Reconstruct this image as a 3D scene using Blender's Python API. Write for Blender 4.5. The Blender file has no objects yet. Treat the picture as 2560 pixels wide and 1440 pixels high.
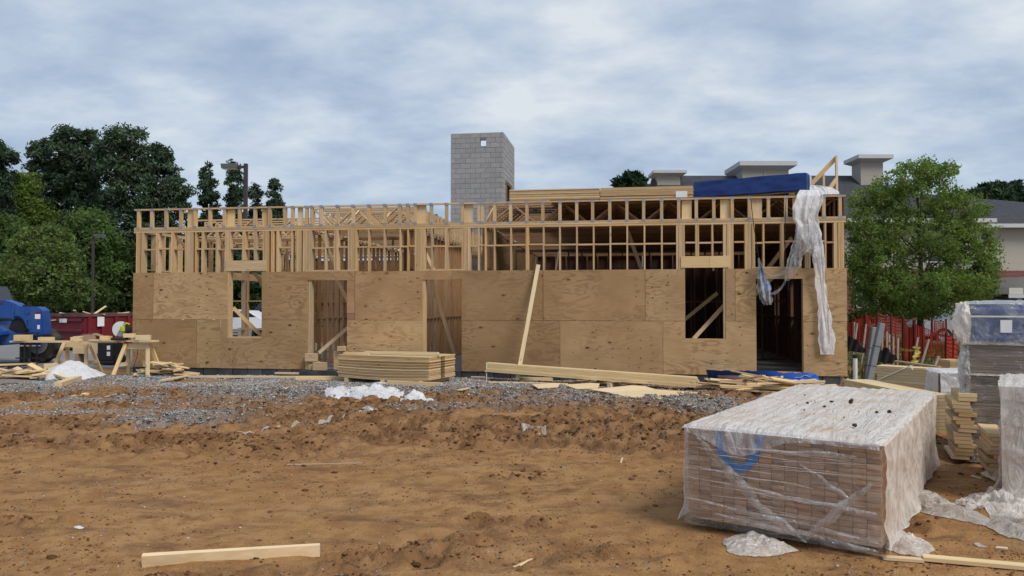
import bpy, bmesh, math, random
import numpy as np
from mathutils import Matrix, Vector, noise as mnoise

random.seed(7)
RNG = np.random.default_rng(11)
SC = bpy.context.scene
COL = SC.collection
R = math.radians

# ------------------------------------------------------------------ camera
EYE = 1.8
FPX = 1900.0
TILT = math.atan(41.0 / FPX)
cam_data = bpy.data.cameras.new('camera')
cam_data.sensor_width = 36.0
cam_data.lens = 36.0 * FPX / 2560.0
cam_data.clip_start = 0.05
cam_data.clip_end = 3000.0
cam = bpy.data.objects.new('camera', cam_data)
COL.objects.link(cam)
cam.location = (0, 0, EYE)
cam.rotation_euler = (math.pi / 2 + TILT, 0, 0)
SC.camera = cam

# ------------------------------------------------------------------ light and sky
SUN_AZ = R(45)      # from straight behind the camera round to the right
SUN_EL = R(48)
to_sun = Vector((math.sin(SUN_AZ) * math.cos(SUN_EL), -math.cos(SUN_AZ) * math.cos(SUN_EL), math.sin(SUN_EL)))
sun_data = bpy.data.lights.new('sun', 'SUN')
sun_data.energy = 1.5
sun_data.angle = R(24)
sun_data.color = (1.0, 0.95, 0.87)
sun = bpy.data.objects.new('sun', sun_data)
COL.objects.link(sun)
sun.rotation_euler = to_sun.to_track_quat('Z', 'Y').to_euler()

SC.view_settings.view_transform = 'Standard'
SC.view_settings.look = 'None'
SC.view_settings.gamma = 1.0
SC.view_settings.use_curve_mapping = False
SC.view_settings.exposure = 0.86
SC.cycles.transparent_max_bounces = 24
SC.cycles.max_bounces = 8

world = bpy.data.worlds.new('World')
SC.world = world
world.use_nodes = True
wn = world.node_tree.nodes
wl = world.node_tree.links
wn.clear()


def W(t, **kw):
    n = wn.new(t)
    for k, v in kw.items():
        setattr(n, k, v)
    return n


def wmath(op, a, b=None):
    n = W('ShaderNodeMath', operation=op)
    for i, v in enumerate((a, b)):
        if v is None:
            continue
        if isinstance(v, (int, float)):
            n.inputs[i].default_value = v
        else:
            wl.new(v, n.inputs[i])
    return n.outputs[0]


def wramp(fac, stops):
    n = W('ShaderNodeValToRGB')
    el = n.color_ramp.elements
    while len(el) < len(stops):
        el.new(0.5)
    for e, (p, c) in zip(el, stops):
        e.position = p
        e.color = (*c, 1) if len(c) == 3 else c
    wl.new(fac, n.inputs[0])
    return n.outputs[0]


wo = W('ShaderNodeOutputWorld')
bg = W('ShaderNodeBackground')
bg.inputs['Strength'].default_value = 0.1
wl.new(bg.outputs[0], wo.inputs[0])
sky = W('ShaderNodeTexSky', sky_type='NISHITA', sun_disc=False)
sky.sun_elevation = SUN_EL
sky.sun_rotation = math.pi - SUN_AZ
sky.air_density = 1.0
sky.dust_density = 2.0
tc = W('ShaderNodeTexCoord')
sx = W('ShaderNodeSeparateXYZ')
wl.new(tc.outputs['Generated'], sx.inputs[0])
zc = wmath('ADD', wmath('MAXIMUM', sx.outputs[2], 0.0), 0.24)
cx = wmath('DIVIDE', sx.outputs[0], zc)
cy = wmath('DIVIDE', sx.outputs[1], zc)
cv = W('ShaderNodeCombineXYZ')
wl.new(cx, cv.inputs[0])
wl.new(cy, cv.inputs[1])
cv.inputs[2].default_value = 3.7


def wnoise(scale, detail, rough, dist, off=(0, 0, 0), sc=(1, 1, 1), rot=0.0):
    m = W('ShaderNodeMapping')
    m.inputs['Location'].default_value = off
    m.inputs['Scale'].default_value = sc
    m.inputs['Rotation'].default_value = (0, 0, rot)
    wl.new(cv.outputs[0], m.inputs[0])
    n = W('ShaderNodeTexNoise')
    n.inputs['Scale'].default_value = scale
    n.inputs['Detail'].default_value = detail
    n.inputs['Roughness'].default_value = rough
    n.inputs['Distortion'].default_value = dist
    wl.new(m.outputs[0], n.inputs['Vector'])
    return n.outputs[0]


big = wnoise(0.95, 3, 0.5, 0.1, (2.3, 0.9, 0), (0.8, 1.0, 1), R(18))
mid = wnoise(3.2, 8, 0.55, 0.15, (0.4, 1.7, 0), (0.85, 1.0, 1), R(28))
fine = wnoise(9.0, 5, 0.55, 0.1, (5, 2, 0), (0.7, 1.1, 1), R(28))
mix1 = wmath('ADD', wmath('MULTIPLY', big, 0.62), wmath('ADD', wmath('MULTIPLY', mid, 0.60), wmath('MULTIPLY', fine, 0.20)))
cl = wramp(mix1, [(0.54, (0.230, 0.305, 0.430)), (0.64, (0.300, 0.380, 0.500)), (0.73, (0.380, 0.455, 0.565)), (0.81, (0.475, 0.535, 0.61)), (0.90, (0.59, 0.63, 0.67))])
# paler towards the horizon
hz = W('ShaderNodeMapRange')
hz.inputs[1].default_value = 0.0
hz.inputs[2].default_value = 0.20
hz.inputs[3].default_value = 0.65
hz.inputs[4].default_value = 0.0
wl.new(sx.outputs[2], hz.inputs[0])
hm = W('ShaderNodeMixRGB')
wl.new(hz.outputs[0], hm.inputs[0])
wl.new(cl, hm.inputs[1])
hm.inputs[2].default_value = (0.42, 0.52, 0.63, 1)
vm = W('ShaderNodeVectorMath', operation='SCALE')
wl.new(hm.outputs[0], vm.inputs[0])
vm.inputs['Scale'].default_value = 6.9
nm = W('ShaderNodeMixRGB')
nm.inputs[0].default_value = 0.93
wl.new(sky.outputs[0], nm.inputs[1])
wl.new(vm.outputs[0], nm.inputs[2])
wl.new(nm.outputs[0], bg.inputs['Color'])


# ------------------------------------------------------------------ geometry helpers
def ray(x, y):
    a = (x - 1280) / FPX
    b = (720 - y) / FPX
    return Vector((a, math.cos(TILT) - b * math.sin(TILT), math.sin(TILT) + b * math.cos(TILT)))


def at(x, y, Y):
    d = ray(x, y)
    return Vector((0, 0, EYE)) + d * (Y / d.y)


def gp(x, y, z=0.0):
    d = ray(x, y)
    return Vector((0, 0, EYE)) + d * ((z - EYE) / d.z)


def tag(o, label=None, cat=None, group=None, kind=None):
    if label:
        o['label'] = label
    if cat:
        o['category'] = cat
    if group:
        o['group'] = group
    if kind:
        o['kind'] = kind
    return o


def empty(name, loc=(0, 0, 0), rz=0.0, label=None, cat=None, group=None):
    o = bpy.data.objects.new(name, None)
    o.empty_display_size = 0.2
    COL.objects.link(o)
    o.location = loc
    o.rotation_euler = (0, 0, rz)
    return tag(o, label, cat, group)


def link(name, me, mat=None, parent=None, M=None):
    if mat is not None and not me.materials:
        me.materials.append(mat)
    o = bpy.data.objects.new(name, me)
    COL.objects.link(o)
    if parent is not None:
        o.parent = parent
    if M is not None:
        o.matrix_basis = M
    return o


def mesh_np(name, verts, faces, mat=None, smooth=False):
    me = bpy.data.meshes.new(name)
    verts = np.asarray(verts, dtype=np.float32)
    faces = np.asarray(faces, dtype=np.int32)
    k = faces.shape[1]
    me.vertices.add(len(verts))
    me.vertices.foreach_set('co', verts.ravel())
    me.loops.add(faces.size)
    me.loops.foreach_set('vertex_index', faces.ravel())
    me.polygons.add(len(faces))
    me.polygons.foreach_set('loop_start', np.arange(0, faces.size, k, dtype=np.int32))
    me.polygons.foreach_set('loop_total', np.full(len(faces), k, dtype=np.int32))
    if smooth:
        me.polygons.foreach_set('use_smooth', np.ones(len(faces), dtype=bool))
    me.update(calc_edges=True)
    if mat is not None:
        me.materials.append(mat)
    return me


def set_color(me, name, cols):
    a = me.color_attributes.new(name, 'FLOAT_COLOR', 'POINT')
    c = np.ones((len(me.vertices), 4), dtype=np.float32)
    c[:, :3] = cols
    a.data.foreach_set('color', c.ravel())


BOXV = np.array([(x, y, z) for x in (-.5, .5) for y in (-.5, .5) for z in (-.5, .5)], dtype=np.float32)
BOXF = np.array([(0, 1, 3, 2), (4, 6, 7, 5), (0, 4, 5, 1), (2, 3, 7, 6), (0, 2, 6, 4), (1, 5, 7, 3)], dtype=np.int32)


class MB:
    """collects shapes that form one part"""

    def __init__(self):
        self.v = []
        self.f = []

    def add(self, vs, fs):
        n = len(self.v)
        self.v += [tuple(p) for p in vs]
        self.f += [tuple(i + n for i in f) for f in fs]
        return self

    def box(self, lo, hi):
        lo = np.array(lo, float)
        hi = np.array(hi, float)
        return self.add((BOXV + .5) * (hi - lo) + lo, BOXF)

    def beam(self, p0, p1, w, h, up=(0, 0, 1)):
        M = frame(p0, p1, up)
        L = (Vector(p1) - Vector(p0)).length
        return self.add([M @ Vector((p[0] * L, p[1] * w, p[2] * h)) for p in BOXV], BOXF)

    def tube(self, pts, r, n=8, cap=True):
        pts = [Vector(p) for p in pts]
        rs = r if isinstance(r, (list, tuple)) else [r] * len(pts)
        rings = []
        for i, p in enumerate(pts):
            d = (pts[min(i + 1, len(pts) - 1)] - pts[max(i - 1, 0)]).normalized()
            a = d.cross(Vector((0, 0, 1)))
            if a.length < .05:
                a = d.cross(Vector((1, 0, 0)))
            a.normalize()
            b = d.cross(a)
            rings.append([p + (a * math.cos(2 * math.pi * k / n) + b * math.sin(2 * math.pi * k / n)) * rs[i] for k in range(n)])
        vs = [q for rg in rings for q in rg]
        fs = []
        for i in range(len(pts) - 1):
            for k in range(n):
                fs.append((i * n + k, i * n + (k + 1) % n, (i + 1) * n + (k + 1) % n, (i + 1) * n + k))
        if cap:
            fs.append(tuple(range(n)))
            fs.append(tuple((len(pts) - 1) * n + k for k in reversed(range(n))))
        return self.add(vs, fs)

    def prism(self, poly, lo, hi, axis='y'):
        """polygon in the other two axes, extruded along axis"""
        n = len(poly)

        def P(a, b, t):
            return (a, t, b) if axis == 'y' else (t, a, b) if axis == 'x' else (a, b, t)
        vs = [P(a, b, lo) for a, b in poly] + [P(a, b, hi) for a, b in poly]
        fs = [tuple(range(n)), tuple(range(2 * n - 1, n - 1, -1))]
        fs += [(i, n + i, n + (i + 1) % n, (i + 1) % n) for i in range(n)]
        return self.add(vs, fs)

    def mesh(self, name, mat=None, smooth=False, bevel=0.0, seg=1):
        me = bpy.data.meshes.new(name)
        me.from_pydata(self.v, [], self.f)
        bm = bmesh.new()
        bm.from_mesh(me)
        bmesh.ops.recalc_face_normals(bm, faces=bm.faces)
        if bevel > 0:
            bmesh.ops.bevel(bm, geom=[e for e in bm.edges if len(e.link_faces) == 2 and e.calc_face_angle(0) > .5], offset=bevel, segments=seg, affect='EDGES', clamp_overlap=True)
        bm.to_mesh(me)
        bm.free()
        if smooth:
            for p in me.polygons:
                p.use_smooth = True
        if mat is not None:
            me.materials.append(mat)
        return me

    def build(self, name, mat, parent=None, M=None, smooth=False, bevel=0.0, seg=1):
        return link(name, self.mesh(name, mat, smooth, bevel, seg), None, parent, M)


def frame(p0, p1, up=(0, 0, 1)):
    p0, p1 = Vector(p0), Vector(p1)
    x = (p1 - p0).normalized()
    up = Vector(up)
    if abs(x.dot(up)) > .98:
        up = Vector((0, 1, 0)) if abs(x.y) < .9 else Vector((1, 0, 0))
    y = up.cross(x).normalized()
    z = x.cross(y)
    M = Matrix((x, y, z)).transposed().to_4x4()
    M.translation = (p0 + p1) / 2
    return M


_bc = {}


def board_mesh(L, w, h, mat, bevel=0.0):
    key = (round(L, 3), round(w, 3), round(h, 3), mat.name, bevel)
    if key not in _bc:
        m = MB()
        m.box((-L / 2, -w / 2, -h / 2), (L / 2, w / 2, h / 2))
        _bc[key] = m.mesh('board', mat, bevel=bevel)
    return _bc[key]


def board(name, p0, p1, w, h, mat, parent=None, up=(0, 0, 1), bevel=0.0):
    """one piece of lumber, local X along it; w sideways, h along 'up'"""
    L = (Vector(p1) - Vector(p0)).length
    return link(name, board_mesh(L, w, h, mat, bevel), None, parent, frame(p0, p1, up))


def grid_mesh(name, P, mat, smooth=True, thick=0.0):
    """P: array (n, m, 3)"""
    n, m = P.shape[:2]
    idx = np.arange(n * m).reshape(n, m)
    f = np.stack([idx[:-1, :-1], idx[1:, :-1], idx[1:, 1:], idx[:-1, 1:]], -1).reshape(-1, 4)
    return mesh_np(name, P.reshape(-1, 3), f, mat, smooth)


def vnoise(x, y, seed=0):
    x = np.asarray(x, float)
    y = np.asarray(y, float)
    xi = np.floor(x).astype(np.int64)
    yi = np.floor(y).astype(np.int64)
    fx = x - xi
    fy = y - yi
    fx = fx * fx * (3 - 2 * fx)
    fy = fy * fy * (3 - 2 * fy)

    def h(a, b):
        n = (a * 374761393 + b * 668265263 + seed * 1442695041) & 0x7fffffff
        n = ((n ^ (n >> 13)) * 1274126177) & 0x7fffffff
        return ((n ^ (n >> 16)) & 0xffff) / 65535.0
    return (h(xi, yi) * (1 - fx) + h(xi + 1, yi) * fx) * (1 - fy) + (h(xi, yi + 1) * (1 - fx) + h(xi + 1, yi + 1) * fx) * fy


def fbm(x, y, oct=4, seed=0, gain=.5):
    s = 0
    a = 1
    t = 0
    for i in range(oct):
        s = s + a * vnoise(x * 2 ** i + 17 * i, y * 2 ** i - 31 * i, seed + i)
        t += a
        a *= gain
    return s / t


def sstep(a, b, x):
    t = np.clip((x - a) / (b - a), 0, 1)
    return t * t * (3 - 2 * t)


# ------------------------------------------------------------------ materials
class NT:
    def __init__(self, name):
        self.m = bpy.data.materials.new(name)
        self.m.use_nodes = True
        self.t = self.m.node_tree
        self.n = self.t.nodes
        self.n.clear()
        self.out = self.n.new('ShaderNodeOutputMaterial')

    def new(self, t, **kw):
        n = self.n.new(t)
        for k, v in kw.items():
            setattr(n, k, v)
        return n

    def ln(self, a, b):
        self.t.links.new(a, b)

    def put(self, sock, v):
        if isinstance(v, (int, float)):
            sock.default_value = v
        elif isinstance(v, (tuple, list)):
            sock.default_value = (*v, 1) if len(v) == 3 and len(sock.default_value) == 4 else v
        else:
            self.ln(v, sock)

    def math(self, op, a, b=0.0, clamp=False):
        n = self.new('ShaderNodeMath', operation=op, use_clamp=clamp)
        self.put(n.inputs[0], a)
        self.put(n.inputs[1], b)
        return n.outputs[0]

    def mix(self, f, a, b, mode='MIX'):
        n = self.new('ShaderNodeMixRGB', blend_type=mode)
        self.put(n.inputs[0], f)
        self.put(n.inputs[1], a)
        self.put(n.inputs[2], b)
        return n.outputs[0]

    def ramp(self, f, stops, interp='LINEAR'):
        n = self.new('ShaderNodeValToRGB')
        n.color_ramp.interpolation = interp
        el = n.color_ramp.elements
        while len(el) < len(stops):
            el.new(.5)
        for e, (p, c) in zip(el, stops):
            e.position = p
            if isinstance(c, (int, float)):
                c = (c, c, c)
            e.color = (*c, 1)
        self.ln(f, n.inputs[0])
        return n.outputs[0]

    def obj(self, rnd=0.0, scale=(1, 1, 1), src='Object'):
        tc = self.new('ShaderNodeTexCoord')
        m = self.new('ShaderNodeMapping')
        m.inputs['Scale'].default_value = scale
        self.ln(tc.outputs[src], m.inputs[0])
        if rnd:
            oi = self.new('ShaderNodeObjectInfo')
            c = self.new('ShaderNodeCombineXYZ')
            r = self.math('MULTIPLY', oi.outputs['Random'], rnd)
            self.ln(r, c.inputs[0])
            self.ln(self.math('MULTIPLY', r, 1.7), c.inputs[1])
            self.ln(self.math('MULTIPLY', r, 2.3), c.inputs[2])
            self.ln(c.outputs[0], m.inputs['Location'])
        return m.outputs[0]

    def rand(self):
        return self.new('ShaderNodeObjectInfo').outputs['Random']

    def noise(self, vec, scale, detail=4, rough=.55, dist=0.0):
        n = self.new('ShaderNodeTexNoise')
        n.inputs['Scale'].default_value = scale
        n.inputs['Detail'].default_value = detail
        n.inputs['Roughness'].default_value = rough
        n.inputs['Distortion'].default_value = dist
        self.ln(vec, n.inputs['Vector'])
        return n.outputs[0]

    def voro(self, vec, scale, feature='F1', rnd=1.0):
        n = self.new('ShaderNodeTexVoronoi', feature=feature)
        n.inputs['Scale'].default_value = scale
        n.inputs['Randomness'].default_value = rnd
        self.ln(vec, n.inputs['Vector'])
        return n

    def bump(self, h, strength=.3, dist=.01):
        n = self.new('ShaderNodeBump')
        n.inputs['Strength'].default_value = strength
        n.inputs['Distance'].default_value = dist
        self.ln(h, n.inputs['Height'])
        return n.outputs[0]

    def pbsdf(self, col, rough=.7, normal=None, spec=.3, metal=0.0, **kw):
        p = self.new('ShaderNodeBsdfPrincipled')
        self.put(p.inputs['Base Color'], col)
        self.put(p.inputs['Roughness'], rough)
        self.put(p.inputs['Metallic'], metal)
        p.inputs['Specular IOR Level'].default_value = spec
        if normal is not None:
            self.ln(normal, p.inputs['Normal'])
        for k, v in kw.items():
            self.put(p.inputs[k], v)
        return p.outputs[0]

    def done(self, s):
        self.ln(s, self.out.inputs[0])
        return self.m


def m_wood(name, base, dark, var=.25, knots=True):
    t = NT(name)
    v = t.obj(9.0, (1.1, 14, 14))
    g = t.noise(v, 2.0, 5, .6, .6)
    v2 = t.obj(5.0, (.6, 5, 5))
    g2 = t.noise(v2, 2.2, 3, .5, .4)
    c = t.mix(t.ramp(g, [(.35, 0.0), (.7, 1.0)]), dark, base)
    c = t.mix(t.math('MULTIPLY', t.ramp(g2, [(.4, 0.0), (.75, 1.0)]), .35), c, tuple(x * y for x, y in zip(base, (.80, .70, .60))))
    if knots:
        k = t.voro(t.obj(3.0, (1.3, 4.5, 4.5)), 1.6)
        c = t.mix(t.math('MULTIPLY', t.ramp(k.outputs['Distance'], [(.05, 1.0), (.13, 0.0)]), .6), c, (.11, .055, .026))
    r = t.rand()
    tone = t.new('ShaderNodeHueSaturation')
    t.ln(t.math('ADD', t.math('MULTIPLY', r, var), 1 - var * .5), tone.inputs['Value'])
    t.ln(t.math('ADD', t.math('MULTIPLY', t.math('FRACT', t.math('MULTIPLY', r, 7.3)), .25), .86), tone.inputs['Saturation'])
    t.ln(c, tone.inputs['Color'])
    return t.done(t.pbsdf(tone.outputs[0], .75, t.bump(g, .15, .004), .2))


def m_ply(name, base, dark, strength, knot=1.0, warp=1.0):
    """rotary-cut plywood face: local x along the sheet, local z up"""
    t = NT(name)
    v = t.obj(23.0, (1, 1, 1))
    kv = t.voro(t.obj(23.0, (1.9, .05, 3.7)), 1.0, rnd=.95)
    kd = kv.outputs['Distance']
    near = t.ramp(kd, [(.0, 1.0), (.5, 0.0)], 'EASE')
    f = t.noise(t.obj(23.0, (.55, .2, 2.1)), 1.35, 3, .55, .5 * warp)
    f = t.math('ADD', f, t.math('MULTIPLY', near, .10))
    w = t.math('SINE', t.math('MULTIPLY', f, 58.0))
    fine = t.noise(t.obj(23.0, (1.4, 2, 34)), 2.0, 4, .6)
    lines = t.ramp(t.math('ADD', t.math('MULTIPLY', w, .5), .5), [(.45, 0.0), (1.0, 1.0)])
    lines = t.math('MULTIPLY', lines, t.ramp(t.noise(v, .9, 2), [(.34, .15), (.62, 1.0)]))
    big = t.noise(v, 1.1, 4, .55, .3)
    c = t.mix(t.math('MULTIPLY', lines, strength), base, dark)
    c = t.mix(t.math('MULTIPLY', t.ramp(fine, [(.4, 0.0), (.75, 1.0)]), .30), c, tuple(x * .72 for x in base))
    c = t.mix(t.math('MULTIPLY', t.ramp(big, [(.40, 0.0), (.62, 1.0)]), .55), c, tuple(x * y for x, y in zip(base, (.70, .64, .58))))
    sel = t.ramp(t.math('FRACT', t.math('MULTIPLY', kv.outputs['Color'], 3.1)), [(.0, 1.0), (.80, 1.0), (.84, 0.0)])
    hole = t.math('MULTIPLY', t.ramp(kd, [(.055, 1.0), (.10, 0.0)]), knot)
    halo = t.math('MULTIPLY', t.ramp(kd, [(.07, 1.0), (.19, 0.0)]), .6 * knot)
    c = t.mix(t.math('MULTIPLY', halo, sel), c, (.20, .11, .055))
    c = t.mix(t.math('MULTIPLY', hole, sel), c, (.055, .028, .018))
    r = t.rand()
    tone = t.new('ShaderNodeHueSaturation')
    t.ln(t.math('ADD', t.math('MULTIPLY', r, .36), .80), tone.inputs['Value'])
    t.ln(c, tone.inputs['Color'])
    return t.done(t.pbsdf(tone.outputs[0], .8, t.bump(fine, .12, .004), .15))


def m_plain(name, col, rough=.6, var=.15, scale=3.0, metal=0.0, spec=.3, dirt=None, bump=.1):
    t = NT(name)
    v = t.obj(3.0)
    n = t.noise(v, scale, 5, .6, .2)
    c = t.mix(t.math('MULTIPLY', t.ramp(n, [(.35, 0.0), (.7, 1.0)]), 1.0), tuple(x * (1 - var) for x in col), tuple(min(1, x * (1 + var)) for x in col))
    if dirt:
        c = t.mix(t.math('MULTIPLY', t.ramp(t.noise(v, scale * .6, 6, .65), [(.48, 0.0), (.72, 1.0)]), .7), c, dirt)
    return t.done(t.pbsdf(c, rough, t.bump(n, bump, .01), spec, metal))


def m_film(name, clear, col=(.80, .79, .77), streak=(2, 2, 30), amt=.5, rough=.16, src='Object', dirt=None, gloss=.34):
    """thin polythene: part see-through, part milky, wrinkled and shiny"""
    t = NT(name)
    v = t.obj(2.0, streak, src)
    n = t.noise(v, 1.3, 6, .65, 1.6)
    n2 = t.noise(t.obj(2.0, (1, 1, 1), src), 3.2, 4, .6, .8)
    op = t.math('ADD', t.math('MULTIPLY', t.ramp(n, [(.42, 0.0), (.68, 1.0)]), amt), t.math('MULTIPLY', t.ramp(n2, [(.45, 0.0), (.7, 1.0)]), amt * .35))
    op = t.math('ADD', op, 1 - clear, True)
    c = col
    if dirt:
        c = t.mix(t.math('MULTIPLY', t.ramp(t.noise(t.obj(2.0, (1, 1, 1), src), 2.4, 5, .6), [(.5, 0.0), (.72, 1.0)]), .8), col, dirt)
    rdg = t.math('ABSOLUTE', t.math('SUBTRACT', t.noise(t.obj(2.0, tuple(x * .7 for x in streak), src), 2.2, 3, .5, 2.2), .5))
    bmp = t.bump(t.math('ADD', t.math('ADD', n, t.math('MULTIPLY', n2, .6)), t.math('MULTIPLY', rdg, -2.4)), .8, .03)
    d = t.new('ShaderNodeBsdfDiffuse')
    t.put(d.inputs[0], c)
    t.ln(bmp, d.inputs['Normal'])
    tr = t.new('ShaderNodeBsdfTranslucent')
    t.put(tr.inputs[0], c)
    ms = t.new('ShaderNodeMixShader')
    ms.inputs[0].default_value = .4
    t.ln(d.outputs[0], ms.inputs[1])
    t.ln(tr.outputs[0], ms.inputs[2])
    gl = t.new('ShaderNodeBsdfGlossy')
    gl.inputs['Roughness'].default_value = rough
    gl.inputs[0].default_value = (.9, .9, .9, 1)
    t.ln(bmp, gl.inputs['Normal'])
    tp = t.new('ShaderNodeBsdfTransparent')
    tp.inputs[0].default_value = (.97, .97, .97, 1)
    m1 = t.new('ShaderNodeMixShader')
    t.ln(op, m1.inputs[0])
    t.ln(tp.outputs[0], m1.inputs[1])
    t.ln(ms.outputs[0], m1.inputs[2])
    fr = t.new('ShaderNodeLayerWeight')
    fr.inputs[0].default_value = .18
    t.ln(bmp, fr.inputs['Normal'])
    m2 = t.new('ShaderNodeMixShader')
    t.ln(t.math('ADD', t.math('MULTIPLY', fr.outputs['Fresnel'], gloss), gloss * .12, True), m2.inputs[0])
    t.ln(m1.outputs[0], m2.inputs[1])
    t.ln(gl.outputs[0], m2.inputs[2])
    return t.done(m2.outputs[0])


def m_leaf(name, tint, trans=.35):
    """leaf colour comes with each leaf, from an attribute"""
    t = NT(name)
    a = t.new('ShaderNodeVertexColor', layer_name='leaf')
    c = t.mix(1.0, a.outputs[0], tint, 'MULTIPLY')
    d = t.new('ShaderNodeBsdfDiffuse')
    t.ln(c, d.inputs[0])
    tr = t.new('ShaderNodeBsdfTranslucent')
    t.ln(t.mix(1.0, c, (1.15, 1.25, .6), 'MULTIPLY'), tr.inputs[0])
    ms = t.new('ShaderNodeMixShader')
    ms.inputs[0].default_value = trans
    t.ln(d.outputs[0], ms.inputs[1])
    t.ln(tr.outputs[0], ms.inputs[2])
    return t.done(ms.outputs[0])


def m_attr(name, layer, rough=.9, bumps=60.0):
    t = NT(name)
    a = t.new('ShaderNodeVertexColor', layer_name=layer)
    n = t.noise(t.obj(), bumps, 3, .6)
    c = t.mix(t.math('MULTIPLY', n, .5), a.outputs[0], (.02, .015, .01), 'MIX')
    return t.done(t.pbsdf(c, rough, None, .15))


M = {}
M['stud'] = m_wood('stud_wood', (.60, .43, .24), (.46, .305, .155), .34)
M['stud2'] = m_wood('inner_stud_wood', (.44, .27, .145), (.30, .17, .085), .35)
M['inner'] = m_wood('shaded_inner_wood', (.17, .095, .065), (.11, .06, .042), .4)  # right bay's interior shade is mixed into this wood colour
M['plyD'] = m_ply('plywood_shaded', (.16, .092, .060), (.10, .055, .036), .4, .4, .8)  # deck and inner sheathing: shade of the interior painted into the plywood
M['fresh'] = m_wood('fresh_lumber', (.72, .55, .315), (.61, .44, .23), .22)
M['pale'] = m_wood('pale_lumber', (.74, .60, .37), (.62, .47, .27), .2)
M['old'] = m_wood('weathered_lumber', (.42, .30, .19), (.28, .19, .12), .35)
M['endgrain'] = m_wood('lumber_ends', (.52, .33, .20), (.36, .22, .13), .30, False)
M['plyA'] = m_ply('plywood_brown', (.385, .245, .125), (.195, .112, .052), .72, .8, 1.0)
M['plyB'] = m_ply('plywood_yellow', (.480, .325, .170), (.215, .120, .052), .85, 1.0, 1.3)
M['plyC'] = m_ply('plywood_tan', (.425, .280, .145), (.25, .147, .070), .70, 1.0, 1.1)
M['plyR'] = m_ply('plywood_reddish', (.40, .235, .16), (.28, .165, .105), .30, .3, .8)
M['block'] = m_plain('concrete_block', (.235, .235, .24), .9, .10, 9.0, bump=.3)
M['knot'] = m_plain('knot_wood', (.075, .040, .024), .85, .35, 30.0)
M['mortar'] = m_plain('mortar', (.20, .20, .205), .95, .12, 9.0)
M['wetblock'] = m_plain('damp_block', (.045, .047, .052), .6, .4, 2.5, dirt=(.11, .11, .115))
M['slab'] = m_plain('concrete_slab', (.26, .255, .245), .85, .15, 2.0, dirt=(.2, .14, .09))
M['galv'] = m_plain('galvanised', (.33, .34, .36), .45, .15, 8.0, .6)
M['blue'] = m_plain('blue_paint', (.007, .062, .27), .35, .12, 2.0, spec=.5, dirt=(.05, .10, .22))
M['rubber'] = m_plain('rubber', (.022, .021, .020), .85, .3, 6.0, dirt=(.10, .075, .05))
M['black'] = m_plain('black_plastic', (.018, .018, .02), .5, .2, 4.0)
M['red'] = m_plain('red_paint', (.165, .016, .022), .5, .15, 1.5, dirt=(.10, .02, .02))
M['darkred'] = m_plain('worn_red_rim', (.12, .06, .06), .6, .3, 2.0)
M['white'] = m_plain('white_paint', (.72, .72, .71), .5, .05, 3.0)
M['paper'] = m_plain('paper', (.75, .74, .72), .8, .05, 5.0)
M['grey'] = m_plain('grey_paint', (.22, .235, .25), .55, .1, 3.0)
M['bronze'] = m_plain('bronze_pole', (.050, .042, .040), .55, .15, 3.0)
M['bluewrap'] = m_plain('blue_wrap', (.004, .040, .20), .4, .15, 3.0, spec=.5)
M['navy'] = m_plain('navy_wrap', (.010, .055, .22), .4, .2, 3.0, spec=.4)
M['greywood'] = m_wood('grey_siding', (.30, .235, .18), (.22, .165, .125), .3, False)
M['bluepaint'] = m_plain('blue_spray', (.012, .20, .56), .7, .15, 20.0)
M['glass'] = m_plain('dark_glass', (.02, .025, .03), .08, .1, 2.0, spec=.6)
M['stucco'] = m_plain('stucco', (.36, .33, .285), .9, .05, 20.0)
M['trim'] = m_plain('white_trim', (.50, .50, .50), .6, .05, 5.0)
M['pvc'] = m_plain('white_pvc', (.66, .66, .67), .4, .05, 5.0)
M['stake'] = m_plain('weathered_stake', (.36, .30, .25), .85, .2, 8.0)
M['silt'] = m_plain('silt_fabric', (.020, .018, .018), .8, .3, 4.0)
M['orange'] = m_plain('orange_net', (.36, .034, .018), .6, .15, 4.0)
M['tape'] = m_plain('caution_tape', (.55, .47, .10), .5, .25, 10.0)
M['bark'] = m_plain('bark', (.07, .052, .04), .95, .3, 6.0)
M['cardboard'] = m_plain('cardboard', (.30, .21, .13), .85, .1, 3.0)
M['limegreen'] = m_plain('lime_plastic', (.38, .48, .03), .4, .1, 5.0)
M['steel'] = m_plain('bright_steel', (.55, .55, .55), .35, .1, 5.0, .8)
M['twine'] = m_plain('white_twine', (.70, .68, .62), .8, .1, 10.0)
M['teal'] = m_plain('teal_strapping', (.10, .34, .32), .5, .1, 10.0)
M['felt'] = m_plain('black_felt', (.015, .014, .015), .85, .2, 8.0)
M['clear'] = m_film('clear_film', .97, (.88, .81, .75), (1.6, 6, 12), .24)
M['hazy'] = m_film('hazy_film', .84, (.86, .86, .87), (3, 3, 2), .4)
M['milky'] = m_film('milky_film', .40, (.95, .88, .80), (5, 5, 1.6), .5)
M['milkytop'] = m_film('milky_top_film', .10, (.97, .93, .87), (7, 1.2, 4), .5, dirt=(.82, .63, .43), gloss=.2)
M['sheetp'] = m_film('white_sheeting', .12, (.93, .93, .94), (3, 3, 1), .3, gloss=.12)
M['veil'] = m_film('thin_veil', .86, (.86, .86, .87), (4, 4, 1.5), .55)
M['fold'] = m_film('film_folds', .95, (.88, .86, .84), (3, 3, 3), .5, gloss=.4)
M['cloudy'] = m_film('cloudy_film', .80, (.84, .83, .82), (3, 3, 3), .5)
M['dirtyfilm'] = m_film('dirty_film', .40, (.74, .68, .60), (3, 3, 3), .4, dirt=(.42, .28, .17))
M['leaf'] = m_leaf('leaves', (1, 1, 1), .45)
M['needle'] = m_leaf('needles', (1, 1, 1), .15)
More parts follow.
